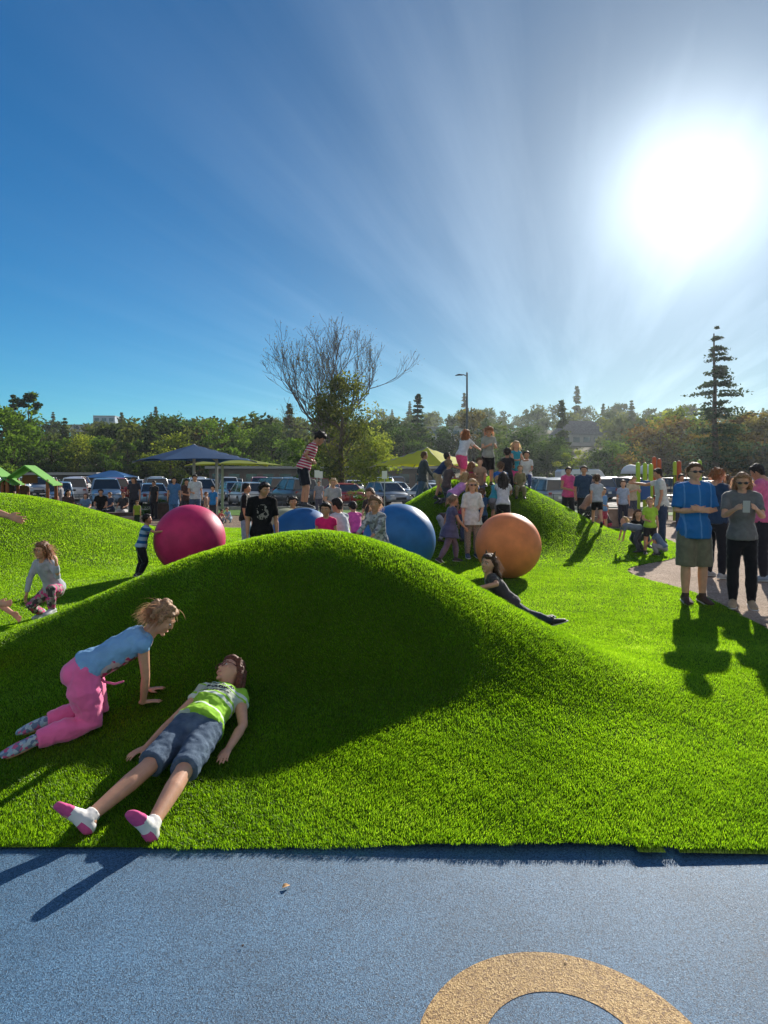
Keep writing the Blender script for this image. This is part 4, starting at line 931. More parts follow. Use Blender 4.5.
# dark haired girl stretched out on the right shoulder of the front mound
gp = ground_at(492, 572, .18); Yg = gp.y; h = 1.12; J = dict(h=h, hh=h/6.1)
yy = 5.8; X0 = (487-384)/F*yy
J['P'] = V3(X0+.22, yy, 0); J['P'].z = g(J['P'].x, yy)+.09
J['N'] = V3(X0+.02, yy+.02, 0); J['N'].z = g(X0, yy)+.23
sp = (J['N']-J['P']).normalized(); J['side'] = perp(V3(.15, -1, 0), sp); J['hside'] = perp(V3(0, -1, 0), sp)
for k, s_ in (('R', 1), ('L', -1)):
    J['hip'+k] = J['P']+J['hside']*h*.048*s_
    K = V3(X0+.38+.02*s_, yy+.10-.06*s_, 0); K.z = g(K.x, K.y)+.10; J['knee'+k] = K
    A_ = V3(X0+.60+.03*s_, yy-.07*s_+.16, 0); A_.z = g(A_.x, A_.y)+.13; J['ank'+k] = A_; J['ft'+k] = V3(.9, -.25*s_, .35)
    J['sh'+k] = J['N']-sp*h*.035+J['side']*h*.088*s_
    w = V3(X0-.10, yy-.17*s_, 0); w.z = g(w.x, w.y)+.03; J['wr'+k] = w; J['el'+k] = J['sh'+k].lerp(w, .5)+V3(.09, -.03*s_, 0); J['hd'+k] = V3(-1, 0, -.1); J['pn'+k] = V3(0, 0, -1)
J['hf'] = V3(-.75, -.65, -.1); J['hu'] = V3(.1, 0, 1)
root = V3(X0+.3, yy, g(X0+.3, yy)); rebase(J, root)
def catears(root, J, A):
    for k in (-1, 1): MB().loft([A(.22*k, -.05, .42), A(.30*k, -.05, .66)], [J['hh']*.10, J['hh']*.015], (1, 0, 0), 8).build('headband_ear', hairmat(BROWN), root, smooth=True)
person(root, 0, J, 0, dict(top=(.07, .06, .065), bottom=(.03, .04, .06), leg=1.95, hair=(.07, .035, .02), hstyle='mess', kid=True, shoe=(.03, .03, .035), sleeve=.6, strands=120, extra=[('ears', catears)]),
       'dark haired girl with an eared headband stretched out on the right of the front mound', vox=.0075)
# child at the left edge of the picture, mostly outside it, and an adult reaching in
put(-44, 4.75, 1.2, 92, 'kneel', 0, 'child in denim shirt and dark shorts at the left edge, both hands held out', (.12, .22, .38), (.03, .03, .035), BROWN, 'short', sleeve=.5, leg=.9, vox=.0075, lean=20, legR=((.15, 1, -.1), (0, .2, -1)),
    armR=((.12, .6, -.75), (.0, 1, .05)), armL=((-.1, .55, -1), (0, .8, -.55)), shoe=(.03, .03, .03)) 
put(-38, 5.9, 1.72, 92, 'stand', 0, 'adult at the left edge of the picture reaching one bare arm in over the lawn', (.10, .12, .16), (.05, .06, .1), BROWN, 'short', sleeve=.5, vox=.0075, lean=10,
    armR=((.05, .85, -.42), (.0, .9, -.28)), armL=((-.1, -.3, -1), (0, 0, -1)))
# ------------------------------------------------------------------ play balls
def ball(px, py, Y, r, col, label, rough=.5, z=None):
    x = (px-384)/F*Y; zc = g(x, Y)+r-.01
    root = empty('play_ball', (x, Y, g(x, Y)), 0, label, 'ball', 'big play balls on the lawn')
    m = mat('ball_skin', col, rough=rough, spec=.22, var=.13, vscale=5, bump=.12, bscale=140, Coat_Weight=.0)
    MB().ball((0, 0, r-.01), r, None, None, 64, 40).build('shell', m, root, smooth=True)
    # moulding rim round the middle and the plug
    mb = MB(); ring = [(r*1.0*math.cos(a), r*1.0*math.sin(a)) for a in np.linspace(0, 2*math.pi, 65)[:-1]]
    n = 64; vs = []; fs = []
    for k, (a, b) in enumerate(ring):
        for j in range(6):
            q = 2*math.pi*j/6; vs.append((a*(1+.003*math.cos(q)/1), b*(1+.003*math.cos(q)), r-.01+.004*math.sin(q)))
    for k in range(n):
        for j in range(6): fs.append((k*6+j, ((k+1) % n)*6+j, ((k+1) % n)*6+(j+1) % 6, k*6+(j+1) % 6))
    o = mb.add(vs, fs).build('seam', m, root, smooth=True); o.rotation_euler = (R(62), R(35), 0); o.location = V3(0, 0, r-.01)-Matrix.Rotation(R(35), 3, 'Y').to_3x3() @ (Matrix.Rotation(R(62), 3, 'X') @ V3(0, 0, r-.01))
    return root
ball(190, 548, 10.3, .575, (.56, .03, .13), 'dark pink play ball beside the striped boy')
ball(303, 538, 10.1, .555, (.02, .12, .33), 'smaller blue play ball under the standing girl')
ball(399, 538, 10.0, .59, (.025, .15, .38), 'larger blue play ball right of the gap behind the front mound')
ball(287, 540, 11.2, .52, (.34, .34, .20), 'pale olive play ball half hidden behind the smaller blue ball')
ball(508, 541, 9.9, .52, (.93, .27, .09), 'orange play ball in front of the back mound')
# ------------------------------------------------------------------ trees
def leafmat(name, c1, c2, c3):
    m = bpy.data.materials.new(name); m.use_nodes = True; t = m.node_tree; t.nodes.clear()
    o_ = N(t, 'ShaderNodeOutputMaterial'); a = N(t, 'ShaderNodeAttribute'); a.attribute_name = 'tone'; oi = N(t, 'ShaderNodeObjectInfo')
    f = mth(t, 'ADD', mth(t, 'MULTIPLY', a.outputs['Fac'], .85), mth(t, 'MULTIPLY', oi.outputs['Random'], .15))
    n_ = t.nodes.new('ShaderNodeValToRGB'); n_.color_ramp.elements.new(.5)
    for e_, (p, c) in zip(n_.color_ramp.elements, ((.1, c1), (.5, c2), (.9, c3))): e_.position = p; e_.color = (*c, 1)
    t.links.new(f, n_.inputs[0])
    df = N(t, 'ShaderNodeBsdfDiffuse'); tr = N(t, 'ShaderNodeBsdfTranslucent'); m1 = N(t, 'ShaderNodeMixShader'); m1.inputs[0].default_value = .42
    t.links.new(n_.outputs[0], df.inputs[0]); t.links.new(mixc(t, 1.0, n_.outputs[0], (1.5, 1.6, .8), 'MULTIPLY'), tr.inputs[0])
    t.links.new(df.outputs[0], m1.inputs[1]); t.links.new(tr.outputs[0], m1.inputs[2]); t.links.new(m1.outputs[0], o_.inputs[0]); return m
LM = dict(dark=leafmat('dark_leaves', (.018, .035, .012), (.04, .075, .02), (.085, .13, .03)),
          mid=leafmat('green_leaves', (.035, .07, .015), (.08, .14, .022), (.16, .24, .04)),
          yellow=leafmat('yellow_green_leaves', (.07, .10, .015), (.18, .22, .03), (.32, .34, .06)),
          brown=leafmat('brown_leaves', (.05, .045, .02), (.12, .095, .035), (.21, .17, .05)),
          olive=leafmat('olive_leaves', (.03, .045, .014), (.085, .10, .022), (.20, .19, .045)),
          rust=leafmat('rust_leaves', (.06, .035, .02), (.14, .085, .03), (.25, .18, .045)),
          blue=leafmat('conifer_needles', (.012, .025, .018), (.03, .05, .032), (.055, .085, .05)))
M_bark = mat('bark', (.09, .065, .045), rough=.95, spec=.05, var=.4, vscale=3)
M_bark2 = mat('pale_bark', (.20, .15, .11), rough=.95, spec=.05, var=.3, vscale=3)
def leaf_quads(Pc, size, rng, tone, flat=0):
    n = len(Pc); a = rng.normal(size=(n, 3)); a[:, 2] *= (1-flat); a /= np.linalg.norm(a, axis=1)[:, None]+1e-9
    b = np.cross(a, rng.normal(size=(n, 3))); b /= np.linalg.norm(b, axis=1)[:, None]+1e-9
    s = (size*rng.uniform(.6, 1.4, n))[:, None]
    V = np.stack([Pc-a*s, Pc-b*s*.55, Pc+a*s, Pc+b*s*.55], 1).reshape(-1, 3); return V, np.repeat(tone, 4)
def cloud_mesh(name, V, tone):
    me = np_mesh(name, V, quads=np.arange(len(V)).reshape(-1, 4)); at = me.attributes.new('tone', 'FLOAT', 'POINT'); at.data.foreach_set('value', tone.astype(np.float32)); return me
def broad_crown(seed, h=10, w=4.0, base=.22, nb=26, per=130, size=.20):
    """foliage in uneven clumps with gaps; unit tree of height h"""
    r = np.random.default_rng(seed); Vs = []; T = []
    for k in range(nb):
        z = r.uniform(base, .93); env = math.sin(math.pi*min(1, max(0, (z-base*.7)/(1.02-base*.7)))**.8)**.6
        a = r.uniform(0, 6.28); q = w*env*r.uniform(.25, .9); c = np.array([q*math.cos(a), q*math.sin(a), z*h]); cr = w*r.uniform(.22, .46)
        d = r.normal(size=(per, 3)); d /= np.linalg.norm(d, axis=1)[:, None]
        p = c+d*cr*r.uniform(.45, 1.08, (per, 1))*np.array([1, 1, .72]); t0 = r.uniform(.1, .8)
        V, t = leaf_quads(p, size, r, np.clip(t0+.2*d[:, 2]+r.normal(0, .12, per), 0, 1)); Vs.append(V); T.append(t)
    return np.concatenate(Vs), np.concatenate(T)
def conifer_crown(seed, h=16, w=3.2, base=.12, rows=46, size=.26, sparse=1.0):
    r = np.random.default_rng(seed); Vs = []; T = []
    for k in range(rows):
        f = k/(rows-1); z = h*(base+(1-base)*f)+r.uniform(-.3, .3); L = w*(1-f)**.75*r.uniform(.6, 1.1)+.15
        for b in range(int(7*sparse)):
            a = r.uniform(0, 6.28); Lb = L*r.uniform(.6, 1.15); n = int(9+Lb*9); s = r.uniform(.15, 1, n)
            p = np.stack([np.cos(a)*Lb*s, np.sin(a)*Lb*s, z-.16*Lb*s+.10*Lb*s**2], -1)+r.normal(0, .09+.05*L, (n, 3))*np.array([1, 1, .45])
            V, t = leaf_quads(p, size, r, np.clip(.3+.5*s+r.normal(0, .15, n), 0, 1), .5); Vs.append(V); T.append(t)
    return np.concatenate(Vs), np.concatenate(T)
def trunk_mesh(h, r0, seed, top=.8, nb=7, base=.3, spread=2.2):
    r = random.Random(seed); mb = MB(); pts = [V3(0, 0, -.3)]; x = y = 0
    for k in range(1, 7): x += r.uniform(-.12, .12); y += r.uniform(-.12, .12); pts.append(V3(x, y, h*top*k/6))
    mb.loft(pts, [r0*1.25*(1-.14*k) for k in range(7)], (1, 0, 0), 8, False, False)
    for k in range(nb):
        t_ = r.uniform(base, .85); p = pts[int(t_*6)]; a = r.uniform(0, 6.28); d = V3(math.cos(a), math.sin(a), r.uniform(.5, 1.1)).normalized(); L = spread*r.uniform(.6, 1.1)
        q = p+d*L*.5+V3(0, 0, .1); mb.loft([p, q, q+(d+V3(r.uniform(-.3, .3), r.uniform(-.3, .3), .3)).normalized()*L*.5], [r0*.4, r0*.26, r0*.12], (0, 0, 1), 6, False, False)
    return mb.mesh('trunk')
PROT = {}
for k, sd in enumerate((1, 2, 3, 4)):
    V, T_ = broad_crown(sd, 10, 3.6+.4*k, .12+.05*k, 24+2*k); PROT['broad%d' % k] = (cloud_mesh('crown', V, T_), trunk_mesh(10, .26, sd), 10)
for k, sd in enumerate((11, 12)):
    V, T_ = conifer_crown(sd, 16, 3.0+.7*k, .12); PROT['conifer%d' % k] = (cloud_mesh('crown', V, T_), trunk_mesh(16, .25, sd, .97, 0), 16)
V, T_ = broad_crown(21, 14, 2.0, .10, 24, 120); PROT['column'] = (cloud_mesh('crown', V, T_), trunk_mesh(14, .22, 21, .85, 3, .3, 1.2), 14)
for k_, (c_, t_, h_) in PROT.items(): c_.materials.append(LM['mid']); t_.materials.append(M_bark)
def tree(px, Y, top_y, kind, pal, label, group='trees behind the car park', wid=1.0, rot=None, h=None, name='tree'):
    x = (px-384)/F*Y; z0 = g(x, Y)-.1; H = h or (CH+(HZ-top_y)/F*Y-z0); cm, tm, h0 = PROT[kind]
    rt = empty(name, (x, Y, z0), rot if rot is not None else random.uniform(0, 6.28), label, 'tree', group); s_ = H/h0
    c = link('crown', cm, rt); c.scale = (s_*wid, s_*wid, s_); t = link('trunk', tm, rt); t.scale = (s_, s_, s_)
    c.material_slots[0].link = 'OBJECT'; c.material_slots[0].material = LM[pal]; return rt
TL = [
 (-8, 84, 402, 'broad1', 'mid', 'tall green tree cut by the left edge of the picture', 1.1), (12, 92, 408, 'broad3', 'mid', 'full green tree behind the green roofed playhouses', 1.0),
 (28, 120, 388, 'column', 'dark', 'tall ragged dark tree rising highest at the far left', 1.3), (52, 96, 432, 'broad0', 'mid', 'round green tree right of the larger green roof', 1.2),
 (77, 100, 434, 'broad2', 'yellow', 'yellowish tree above the blue sloping shelter roof', 1.0), (104, 98, 436, 'broad1', 'mid', 'low green tree under the pale box building on the hill', 1.1),
 (128, 104, 434, 'broad0', 'mid', 'bushy green tree left of the blue canopy', 1.1), (150, 108, 422, 'conifer1', 'dark', 'dark round topped tree above the left corner of the blue canopy', 1.5),
 (168, 118, 414, 'broad3', 'dark', 'dark tree left of the canopy peak', 1.0), (170, 92, 433, 'broad2', 'yellow', 'bright yellow green tree just left of the canopy peak', 1.1),
 (187, 120, 420, 'broad1', 'dark', 'dark tree straight behind the canopy peak', 1.0), (200, 112, 424, 'column', 'brown', 'narrow brownish tree right of the canopy peak', 1.2), (222, 98, 411, 'broad0', 'mid', 'tall leafy green tree above the right half of the blue canopy', 1.0),
 (250, 106, 428, 'broad3', 'mid', 'wide green tree left of the bare tree', 1.1), (272, 110, 424, 'broad2', 'dark', 'dark green tree behind the girl on the blue ball', 1.1), (292, 96, 438, 'broad1', 'mid', 'low green tree at the foot of the bare tree', 1.1),
 (322, 98, 440, 'broad0', 'dark', 'dark low tree right behind the bare tree trunk', 1.2), (372, 94, 426, 'broad3', 'yellow', 'yellow green tree right of the leafy tree in the middle', .95), (395, 108, 420, 'broad1', 'dark', 'dark tree behind the left tip of the yellow canopy', 1.3),
 (418, 112, 394, 'conifer0', 'blue', 'pointed blue green conifer above the yellow canopy', 1.0), (405, 100, 428, 'broad2', 'dark', 'black green tree directly left of the pointed conifer', 1.2), (432, 104, 426, 'broad0', 'dark', 'dark tree under the street lamp on the left', 1.3),
 (449, 110, 426, 'broad3', 'dark', 'loose topped tree left of the street lamp', .8), (474, 116, 408, 'broad1', 'brown', 'brownish tree behind the street lamp pole', .9), (486, 108, 420, 'conifer1', 'dark', 'dark conifer right of the street lamp', 1.1),
 (520, 94, 428, 'broad2', 'dark', 'broad dark tree behind the top of the climbing children', 1.3), (546, 96, 436, 'broad3', 'dark', 'rounded dark tree right of the climbing children', 1.4), (572, 90, 446, 'broad0', 'yellow', 'rounded yellow green tree in front of the grey roofed house', 1.2),
 (598, 92, 449, 'broad1', 'dark', 'low dark tree right of the rounded yellow green tree', 1.2), (612, 94, 440, 'broad2', 'mid', 'patchy green tree above the two white umbrellas', 1.0), (632, 104, 430, 'broad0', 'dark', 'dark tree behind the white umbrellas', 1.2),
 (660, 88, 418, 'broad3', 'rust', 'large rounded rust brown tree behind the lime green posts', 1.3), (682, 96, 408, 'broad1', 'yellow', 'yellow leaved tree left of the big conifer', 1.1), (700, 80, 436, 'broad2', 'rust', 'rusty low tree at the foot of the big conifer', 1.2),
 (742, 84, 402, 'broad0', 'rust', 'brown and yellow tree right of the big conifer', 1.3), (722, 82, 424, 'broad3', 'brown', 'brown leaved tree straight under the big conifer', 1.5), (764, 78, 414, 'broad1', 'brown', 'brown tree at the right edge of the picture', 1.2), (792, 86, 380, 'conifer0', 'blue', 'conifer cut by the right edge of the picture', 1.1)]
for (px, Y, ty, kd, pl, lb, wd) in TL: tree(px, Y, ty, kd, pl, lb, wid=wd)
# the big conifer at the right
V, T_ = conifer_crown(33, 19, 6.0, .18, 27, .20, 1.0)
me = cloud_mesh('crown', V, T_); me.materials.append(LM['blue']); tm = trunk_mesh(19, .34, 5, .98, 0); tm.materials.append(M_bark)
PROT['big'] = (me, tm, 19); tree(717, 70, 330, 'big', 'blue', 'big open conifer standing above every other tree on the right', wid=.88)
# the bare tree with the leafy one in front of it
def bare_tree(px, Y, top_y, label):
    x = (px-384)/F*Y; z0 = g(x, Y)-.1; H = CH+(HZ-top_y)/F*Y-z0; r = random.Random(31); mb = MB(); tw = []
    def grow(p, d, L, rad, lev):
        pts = [p]; n = 4; q = p
        for k in range(n):
            d = (d+V3(r.uniform(-.16, .16), r.uniform(-.16, .16), .05+.02*lev)).normalized(); q = q+d*L/n; pts.append(q)
        mb.loft(pts, [max(rad*(1-.13*k), .012) for k in range(n+1)], V3(1, 0, 0) if abs(d.x) < .8 else V3(0, 1, 0), 6 if lev < 3 else 4, False, False)
        if lev >= 5: tw.append(q); return
        m = 3 if lev < 2 else 2+(r.random() < .6)
        for k in range(m):
            t_ = pts[r.choice([2, 3, 4]) if k else 4]; ax = d.orthogonal().normalized(); ax.rotate(Matrix.Rotation(r.uniform(0, 6.28), 3, d)); nd = d.copy(); nd.rotate(Matrix.Rotation(R(r.uniform(16, 42)), 3, ax))
            grow(t_, nd, L*r.uniform(.62, .82), rad*.53, lev+1)
    tr = V3(0, 0, 0); mb.loft([V3(0, 0, -.3), V3(.1, 0, H*.12), V3(.05, .1, H*.24)], [.36, .28, .25], (1, 0, 0), 10, False, False)
    b0 = V3(.05, .1, H*.22)
    for k in range(7):
        a = 2*math.pi*k/7+.3; sp_ = .85 if k else .05; grow(b0+V3(0, 0, k*.22), V3(math.cos(a)*sp_*(1.0 if math.cos(a) < 0 else .78), math.sin(a)*sp_*.8, 1).normalized(), H*.235, .17, 0)
    rt = empty('bare_tree', (x, Y, z0), 0, label, 'tree'); mb.build('branches', mat('grey_bark', (.13, .10, .085), rough=.95, spec=.05), rt)
    rng = np.random.default_rng(9); P3 = np.array([t for t in tw]); idx = rng.choice(len(P3), 1500); p = P3[idx]+rng.normal(0, .28, (1500, 3))
    V, t = leaf_quads(p, .07, rng, rng.uniform(.2, .9, 1500)); me = cloud_mesh('last_leaves', V, t); me.materials.append(LM['brown']); o = link('last_leaves', me, rt); o['kind'] = 'stuff'
    print('twigs', len(tw)); return rt
bare_tree(334, 60, 318, 'tall bare tree with spreading thin branches in the middle of the view')
V, T_ = broad_crown(41, 12, 4.3, .14, 44, 190, .16); me = cloud_mesh('crown', V, T_); me.materials.append(LM['dark']); tm = trunk_mesh(12, .28, 8, .8, 10, .3, 2.6); tm.materials.append(M_bark); PROT['mid'] = (me, tm, 12)
tree(343, 52, 371, 'mid', 'olive', 'leafy green and yellowing tree standing in front of the bare tree', wid=.86, rot=1.0)
tree(375, 50, 436, 'broad2', 'yellow', 'small yellowing tree beside the trunk of the leafy tree', wid=1.0)
tree(312, 56, 432, 'broad0', 'mid', 'small green tree left of the trunk of the leafy tree', wid=1.2)
# wooded hillside: one far mass
rng = np.random.default_rng(77); Vs = []; Ts = []
src = [broad_crown(60+k, 10, 4.2, .05, 16, 46, .42) for k in range(4)]+[conifer_crown(70+k, 15, 2.6, .08, 30, .42, .6) for k in range(2)]
for Y0 in (118, 132, 150, 170, 192, 216, 242, 270, 300, 330):
    for xx in np.arange(-1.0*Y0, 1.0*Y0, 6.2+Y0*.006):
        x = xx+rng.uniform(-2.5, 2.5); y = Y0+rng.uniform(-7, 7); px_ = 384+F*x/y; k = rng.integers(4, 6) if rng.random() < .10 else rng.integers(0, 4)
        if (abs(px_-582) < 30 and 125 < y < 180) or (abs(px_-455) < 25 and 115 < y < 168): continue
        V, t = src[k]
        s_ = rng.uniform(.55, 1.4)*(1.0 if k < 4 else .95); a = rng.uniform(0, 6.28); c, s2 = math.cos(a), math.sin(a)
        Vr = np.stack([(V[:, 0]*c-V[:, 1]*s2)*s_, (V[:, 0]*s2+V[:, 1]*c)*s_, V[:, 2]*s_], -1)+np.array([x, y, g(x, y)-.5]); Vs.append(Vr); Ts.append(np.clip(t*.55+rng.uniform(0, .45), 0, 1))
me = cloud_mesh('woodland', np.concatenate(Vs), np.concatenate(Ts)); me.materials.append(leafmat('hill_leaves', (.02, .032, .012), (.05, .072, .02), (.12, .13, .035)))
tag(link('woodland', me), kind='stuff')
# shrubs along the strip and in the play area
for (px, Y, hh_, pl, lb) in ((363, 33, 1.5, 'mid', 'green shrub behind the girl in pink top'), (152, 29, 1.0, 'dark', 'low shrub left of the woman in blue dress'), (163, 29.5, 1.1, 'mid', 'light green shrub beside the woman in blue dress'), (613, 62, 2.0, 'yellow', 'yellow green shrub left of the white umbrellas')):
    tree(px, Y, 0, 'broad0', pl, lb, group='garden shrubs', h=hh_, wid=1.4, name='shrub')

# ------------------------------------------------------------------ cars
CARC = dict(white=(.62, .63, .64), silver=(.34, .36, .38), blue=(.04, .09, .20), black=(.015, .015, .018), red=(.35, .02, .02), grey=(.10, .105, .115), gold=(.30, .25, .16), pale=(.22, .32, .44))
CARM = {k: mat('car_paint_'+k, c, rough=.28, spec=.5, metal=.25 if k in ('silver', 'grey', 'gold', 'pale') else 0, Coat_Weight=.6, Coat_Roughness=.06) for k, c in CARC.items()}
M_cglass = mat('car_glass', (.02, .03, .04), rough=.05, spec=.8); M_tyre = mat('tyre', (.015, .015, .015), rough=.85); M_rim = mat('wheel_rim', (.45, .45, .46), rough=.3, metal=.8)
M_lamp = mat('headlamp', (.7, .7, .68), rough=.12, spec=.8); M_tail = mat('tail_lamp', (.35, .01, .01), rough=.2)
M_plastic = mat('dark_plastic', (.03, .03, .032), rough=.6)
def section_body(stations, n=10):
    """body shell from cross-sections: (x, half width low, half width high, z low, z high, round)"""
    mb = MB(); rings = []
    for (x, wl, wh, zl, zh) in stations:
        r_ = min(.12, (zh-zl)*.3); rings.append([(x, -wl, zl+.04), (x, -wl-.02, zl+(zh-zl)*.35), (x, -wh-.01, zh-r_), (x, -wh+r_*.9, zh), (x, 0, zh+.025), (x, wh-r_*.9, zh), (x, wh+.01, zh-r_), (x, wl+.02, zl+(zh-zl)*.35), (x, wl, zl+.04), (x, 0, zl)])
    m = len(rings[0]); vs = [v for r_ in rings for v in r_]; fs = []
    for i in range(len(rings)-1):
        for k in range(m): k2 = (k+1) % m; fs.append((i*m+k, i*m+k2, (i+1)*m+k2, (i+1)*m+k))
    fs.append(tuple(range(m-1, -1, -1))); fs.append(tuple((len(rings)-1)*m+k for k in range(m))); mb.add(vs, fs); return mb
SPEC = {  # length, half width, belt height, roof height, cabin (x rear low, x rear high, x front high, x front low), hood height
 'sedan': (4.6, .86, .92, 1.43, (-1.75, -1.15, .35, 1.05), .90), 'suv': (4.7, .92, 1.08, 1.74, (-2.15, -1.95, .35, 1.05), 1.06),
 'hatchback': (4.1, .84, .94, 1.50, (-1.90, -1.55, .30, 1.05), .93), 'minivan': (4.9, .95, 1.05, 1.75, (-2.30, -2.1, .85, 1.70), 1.0)}
CP = {}
def car_proto(kind):
    L, w, zb, zr, cab, zh = SPEC[kind]; a = -L/2; b = L/2
    P3 = {}
    P3['body'] = section_body([(a, w*.80, w*.80, .38, zb*.86), (a+.12, w*.93, w*.90, .25, zb*.97), (a+.6, w, w*.95, .22, zb), (0, w, w*.96, .20, zb), (b-1.15, w, w*.94, .20, zb*.98), (b-.4, w*.96, w*.88, .24, zh*.86), (b-.1, w*.88, w*.8, .30, zh*.74), (b, w*.78, w*.74, .38, zh*.62)]).mesh('body')
    x0, x1, x2, x3 = cab; wt = w*.74; wl = w*.93
    gl = MB(); vs = [(x0, -wl, zb-.03), (x3, -wl, zb-.03), (x3, wl, zb-.03), (x0, wl, zb-.03), (x1, -wt, zr-.05), (x2, -wt, zr-.05), (x2, wt, zr-.05), (x1, wt, zr-.05)]
    gl.add(vs, [(0, 3, 2, 1), (4, 5, 6, 7), (0, 1, 5, 4), (1, 2, 6, 5), (2, 3, 7, 6), (3, 0, 4, 7)]); P3['windows'] = gl.mesh('windows')
    rf = MB(); rf.loft([(x1-.03, 0, zr-.05), (x1+.25, 0, zr-.02), ((x1+x2)/2, 0, zr-.005), (x2-.2, 0, zr-.02), (x2+.04, 0, zr-.05)], [(wt*.9, .015), (wt*1.02, .035), (wt*1.03, .045), (wt*1.02, .035), (wt*.9, .015)], (0, 1, 0), 14); 
    for sgn in (-1, 1):
        for (xa, xb) in ((x0, x1), (x3, x2), ((x0+x3)/2-.05, (x1+x2)/2)): rf.loft([(xa, wl*sgn, zb-.02), (xb, wt*sgn, zr-.05)], [(.045, .03)]*2, (1, 0, 0), 6)
    P3['roof'] = rf.mesh('roof')
    def wheel(r_, wd):
        m = MB(); n = 20; m.prism([(r_*math.cos(2*math.pi*k/n), r_*math.sin(2*math.pi*k/n)) for k in range(n)], -wd, wd, 1); return m.mesh('tyre')
    P3['tyre'] = wheel(.33, .11); P3['rim'] = wheel(.20, .118)
    hl = MB().ball((0, 0, 0), (.10, .19, .075), None, None, 10, 6); P3['headlight'] = hl.mesh('headlight'); P3['tail_light'] = MB().box((0, 0, 0), (.06, .2, .2)).mesh('tail_light')
    P3['grille'] = MB().box((0, 0, 0), (.05, w*.9, .16)).mesh('grille'); P3['number_plate'] = MB().box((0, 0, 0), (.02, .32, .16)).mesh('number_plate'); P3['mirror'] = MB().ball((0, 0, 0), (.07, .1, .07), None, None, 8, 6).mesh('mirror')
    for k, m_ in (('windows', M_cglass), ('tyre', M_tyre), ('rim', M_rim), ('headlight', M_lamp), ('tail_light', M_tail), ('grille', M_plastic), ('number_plate', M_paint), ('body', CARM['white']), ('roof', CARM['white']), ('mirror', M_plastic)): P3[k].materials.append(m_)
    for k in ('body', 'roof', 'headlight', 'mirror'): P3[k].polygons.foreach_set('use_smooth', [True]*len(P3[k].polygons))
    CP[kind] = P3
for k in SPEC: car_proto(k)
def car(x, y, ang, kind, colour, label, group='cars parked in rows'):
    P3 = CP[kind]; L, w, zb, zr, cab, zh = SPEC[kind]
    rt = empty('parked_car', (x, y, g(x, y)), R(ang), label, 'car', group)
    def pt(k, loc=(0, 0, 0), par=rt, own=False, rz=0):
        o = link(k, P3[k], par); o.location = loc; o.rotation_euler = (0, 0, rz)
        if own: o.material_slots[0].link = 'OBJECT'; o.material_slots[0].material = CARM[colour]
        return o
    pt('body', own=True); pt('roof', own=True); pt('windows')
    for sx_ in (-1, 1):
        for sy in (-1, 1): t_ = pt('tyre', (sx_*L*.30, sy*(w-.09), .33)); t_.name = 'wheel'; pt('rim', par=t_)
    for sy in (-1, 1): pt('headlight', (L/2-.13, sy*w*.68, zh*.70)); pt('tail_light', (-L/2+.03, sy*w*.72, zb*.78)); pt('mirror', (cab[3]-.25, sy*(w+.08), zb+.03))
    pt('grille', (L/2-.02, 0, .48)); pt('number_plate', (-L/2-.005, 0, .62)); return rt
kinds = ['sedan', 'suv', 'hatchback', 'minivan', 'suv', 'sedan', 'suv']; cols = ['white', 'silver', 'pale', 'black', 'white', 'pale', 'silver', 'blue', 'white', 'silver', 'white', 'white', 'pale', 'grey', 'red']
rr = random.Random(4); used = {}
ordn = ['first', 'second', 'third', 'fourth', 'fifth', 'sixth', 'seventh', 'eighth', 'ninth', 'tenth', 'eleventh', 'twelfth', 'thirteenth', 'fourteenth', 'fifteenth', 'sixteenth', 'seventeenth', 'eighteenth']
for ri, (Y, x0, x1, ang, rn) in enumerate(((41.5, -25, 5.5, -62, 'nearest'), (49.5, -31, 27, 118, 'second'), (60, -36, 40, -75, 'third'), (71, -44, 60, 105, 'farthest'))):
    k = 0; x = x0
    while x < x1:
        if not (ri == 0 and False) and rr.random() < .86:
            kd = rr.choice(kinds); c = rr.choice(cols); px = 384+F*x/Y
            word = ordn[min(k, len(ordn)-1)]
            if k < len(ordn): lb = '%s %s parked %s from the left in the %s car row' % (c.replace('pale', 'pale blue'), kd, word, rn)
            else: lb = '%s %s parked right of centre, %s beyond the first eighteen of the %s row' % (c.replace('pale', 'pale blue'), kd, ordn[k-18], rn)
            car(x, Y+rr.uniform(-.25, .25), ang+rr.uniform(-3, 3)+(180 if rr.random() < .25 else 0), kd, c, lb); k += 1
        x += 3.15 if ri < 2 else 3.0
car(10.2, 39.5, 100, 'suv', 'silver', 'dark windowed silver SUV parked just right of the back mound')
car(12.8, 41.5, 98, 'sedan', 'grey', 'grey sedan parked behind the silver SUV right of the back mound')
car(40.6, 66, 170, 'hatchback', 'white', 'white hatchback on the rise under the brown trees at the far right')
# white passenger van
def van(px, Y):
    x = (px-384)/F*Y; rt = empty('van', (x, Y, g(x, Y)), R(4), 'long pale blue and white van standing behind the pink topped woman', 'van'); wt = CARM['pale']
    b = MB(); b.prism([(-2.9, .35), (2.3, .35), (2.75, .5), (2.8, 1.15), (2.1, 1.35), (1.45, 2.35), (1.2, 2.5), (-2.75, 2.5), (-2.95, 2.35)], -.98, .98, 1).build('body', CARM['white'], rt, bevel=.08)
    MB().box((-.8, 0, 2.53), (4.0, 1.7, .08)).build('roof', wt, rt, bevel=.02)
    for k in range(4): MB().box((-2.2+k*.95, -.985, 1.75), (.75, .02, .55)).build('window', M_cglass, rt)
    for sx_ in (-1.9, 1.8):
        for sy in (-1, 1): o = link('wheel', CP['suv']['tyre'], rt); o.location = (sx_, sy*.9, .36)
van(585, 66)

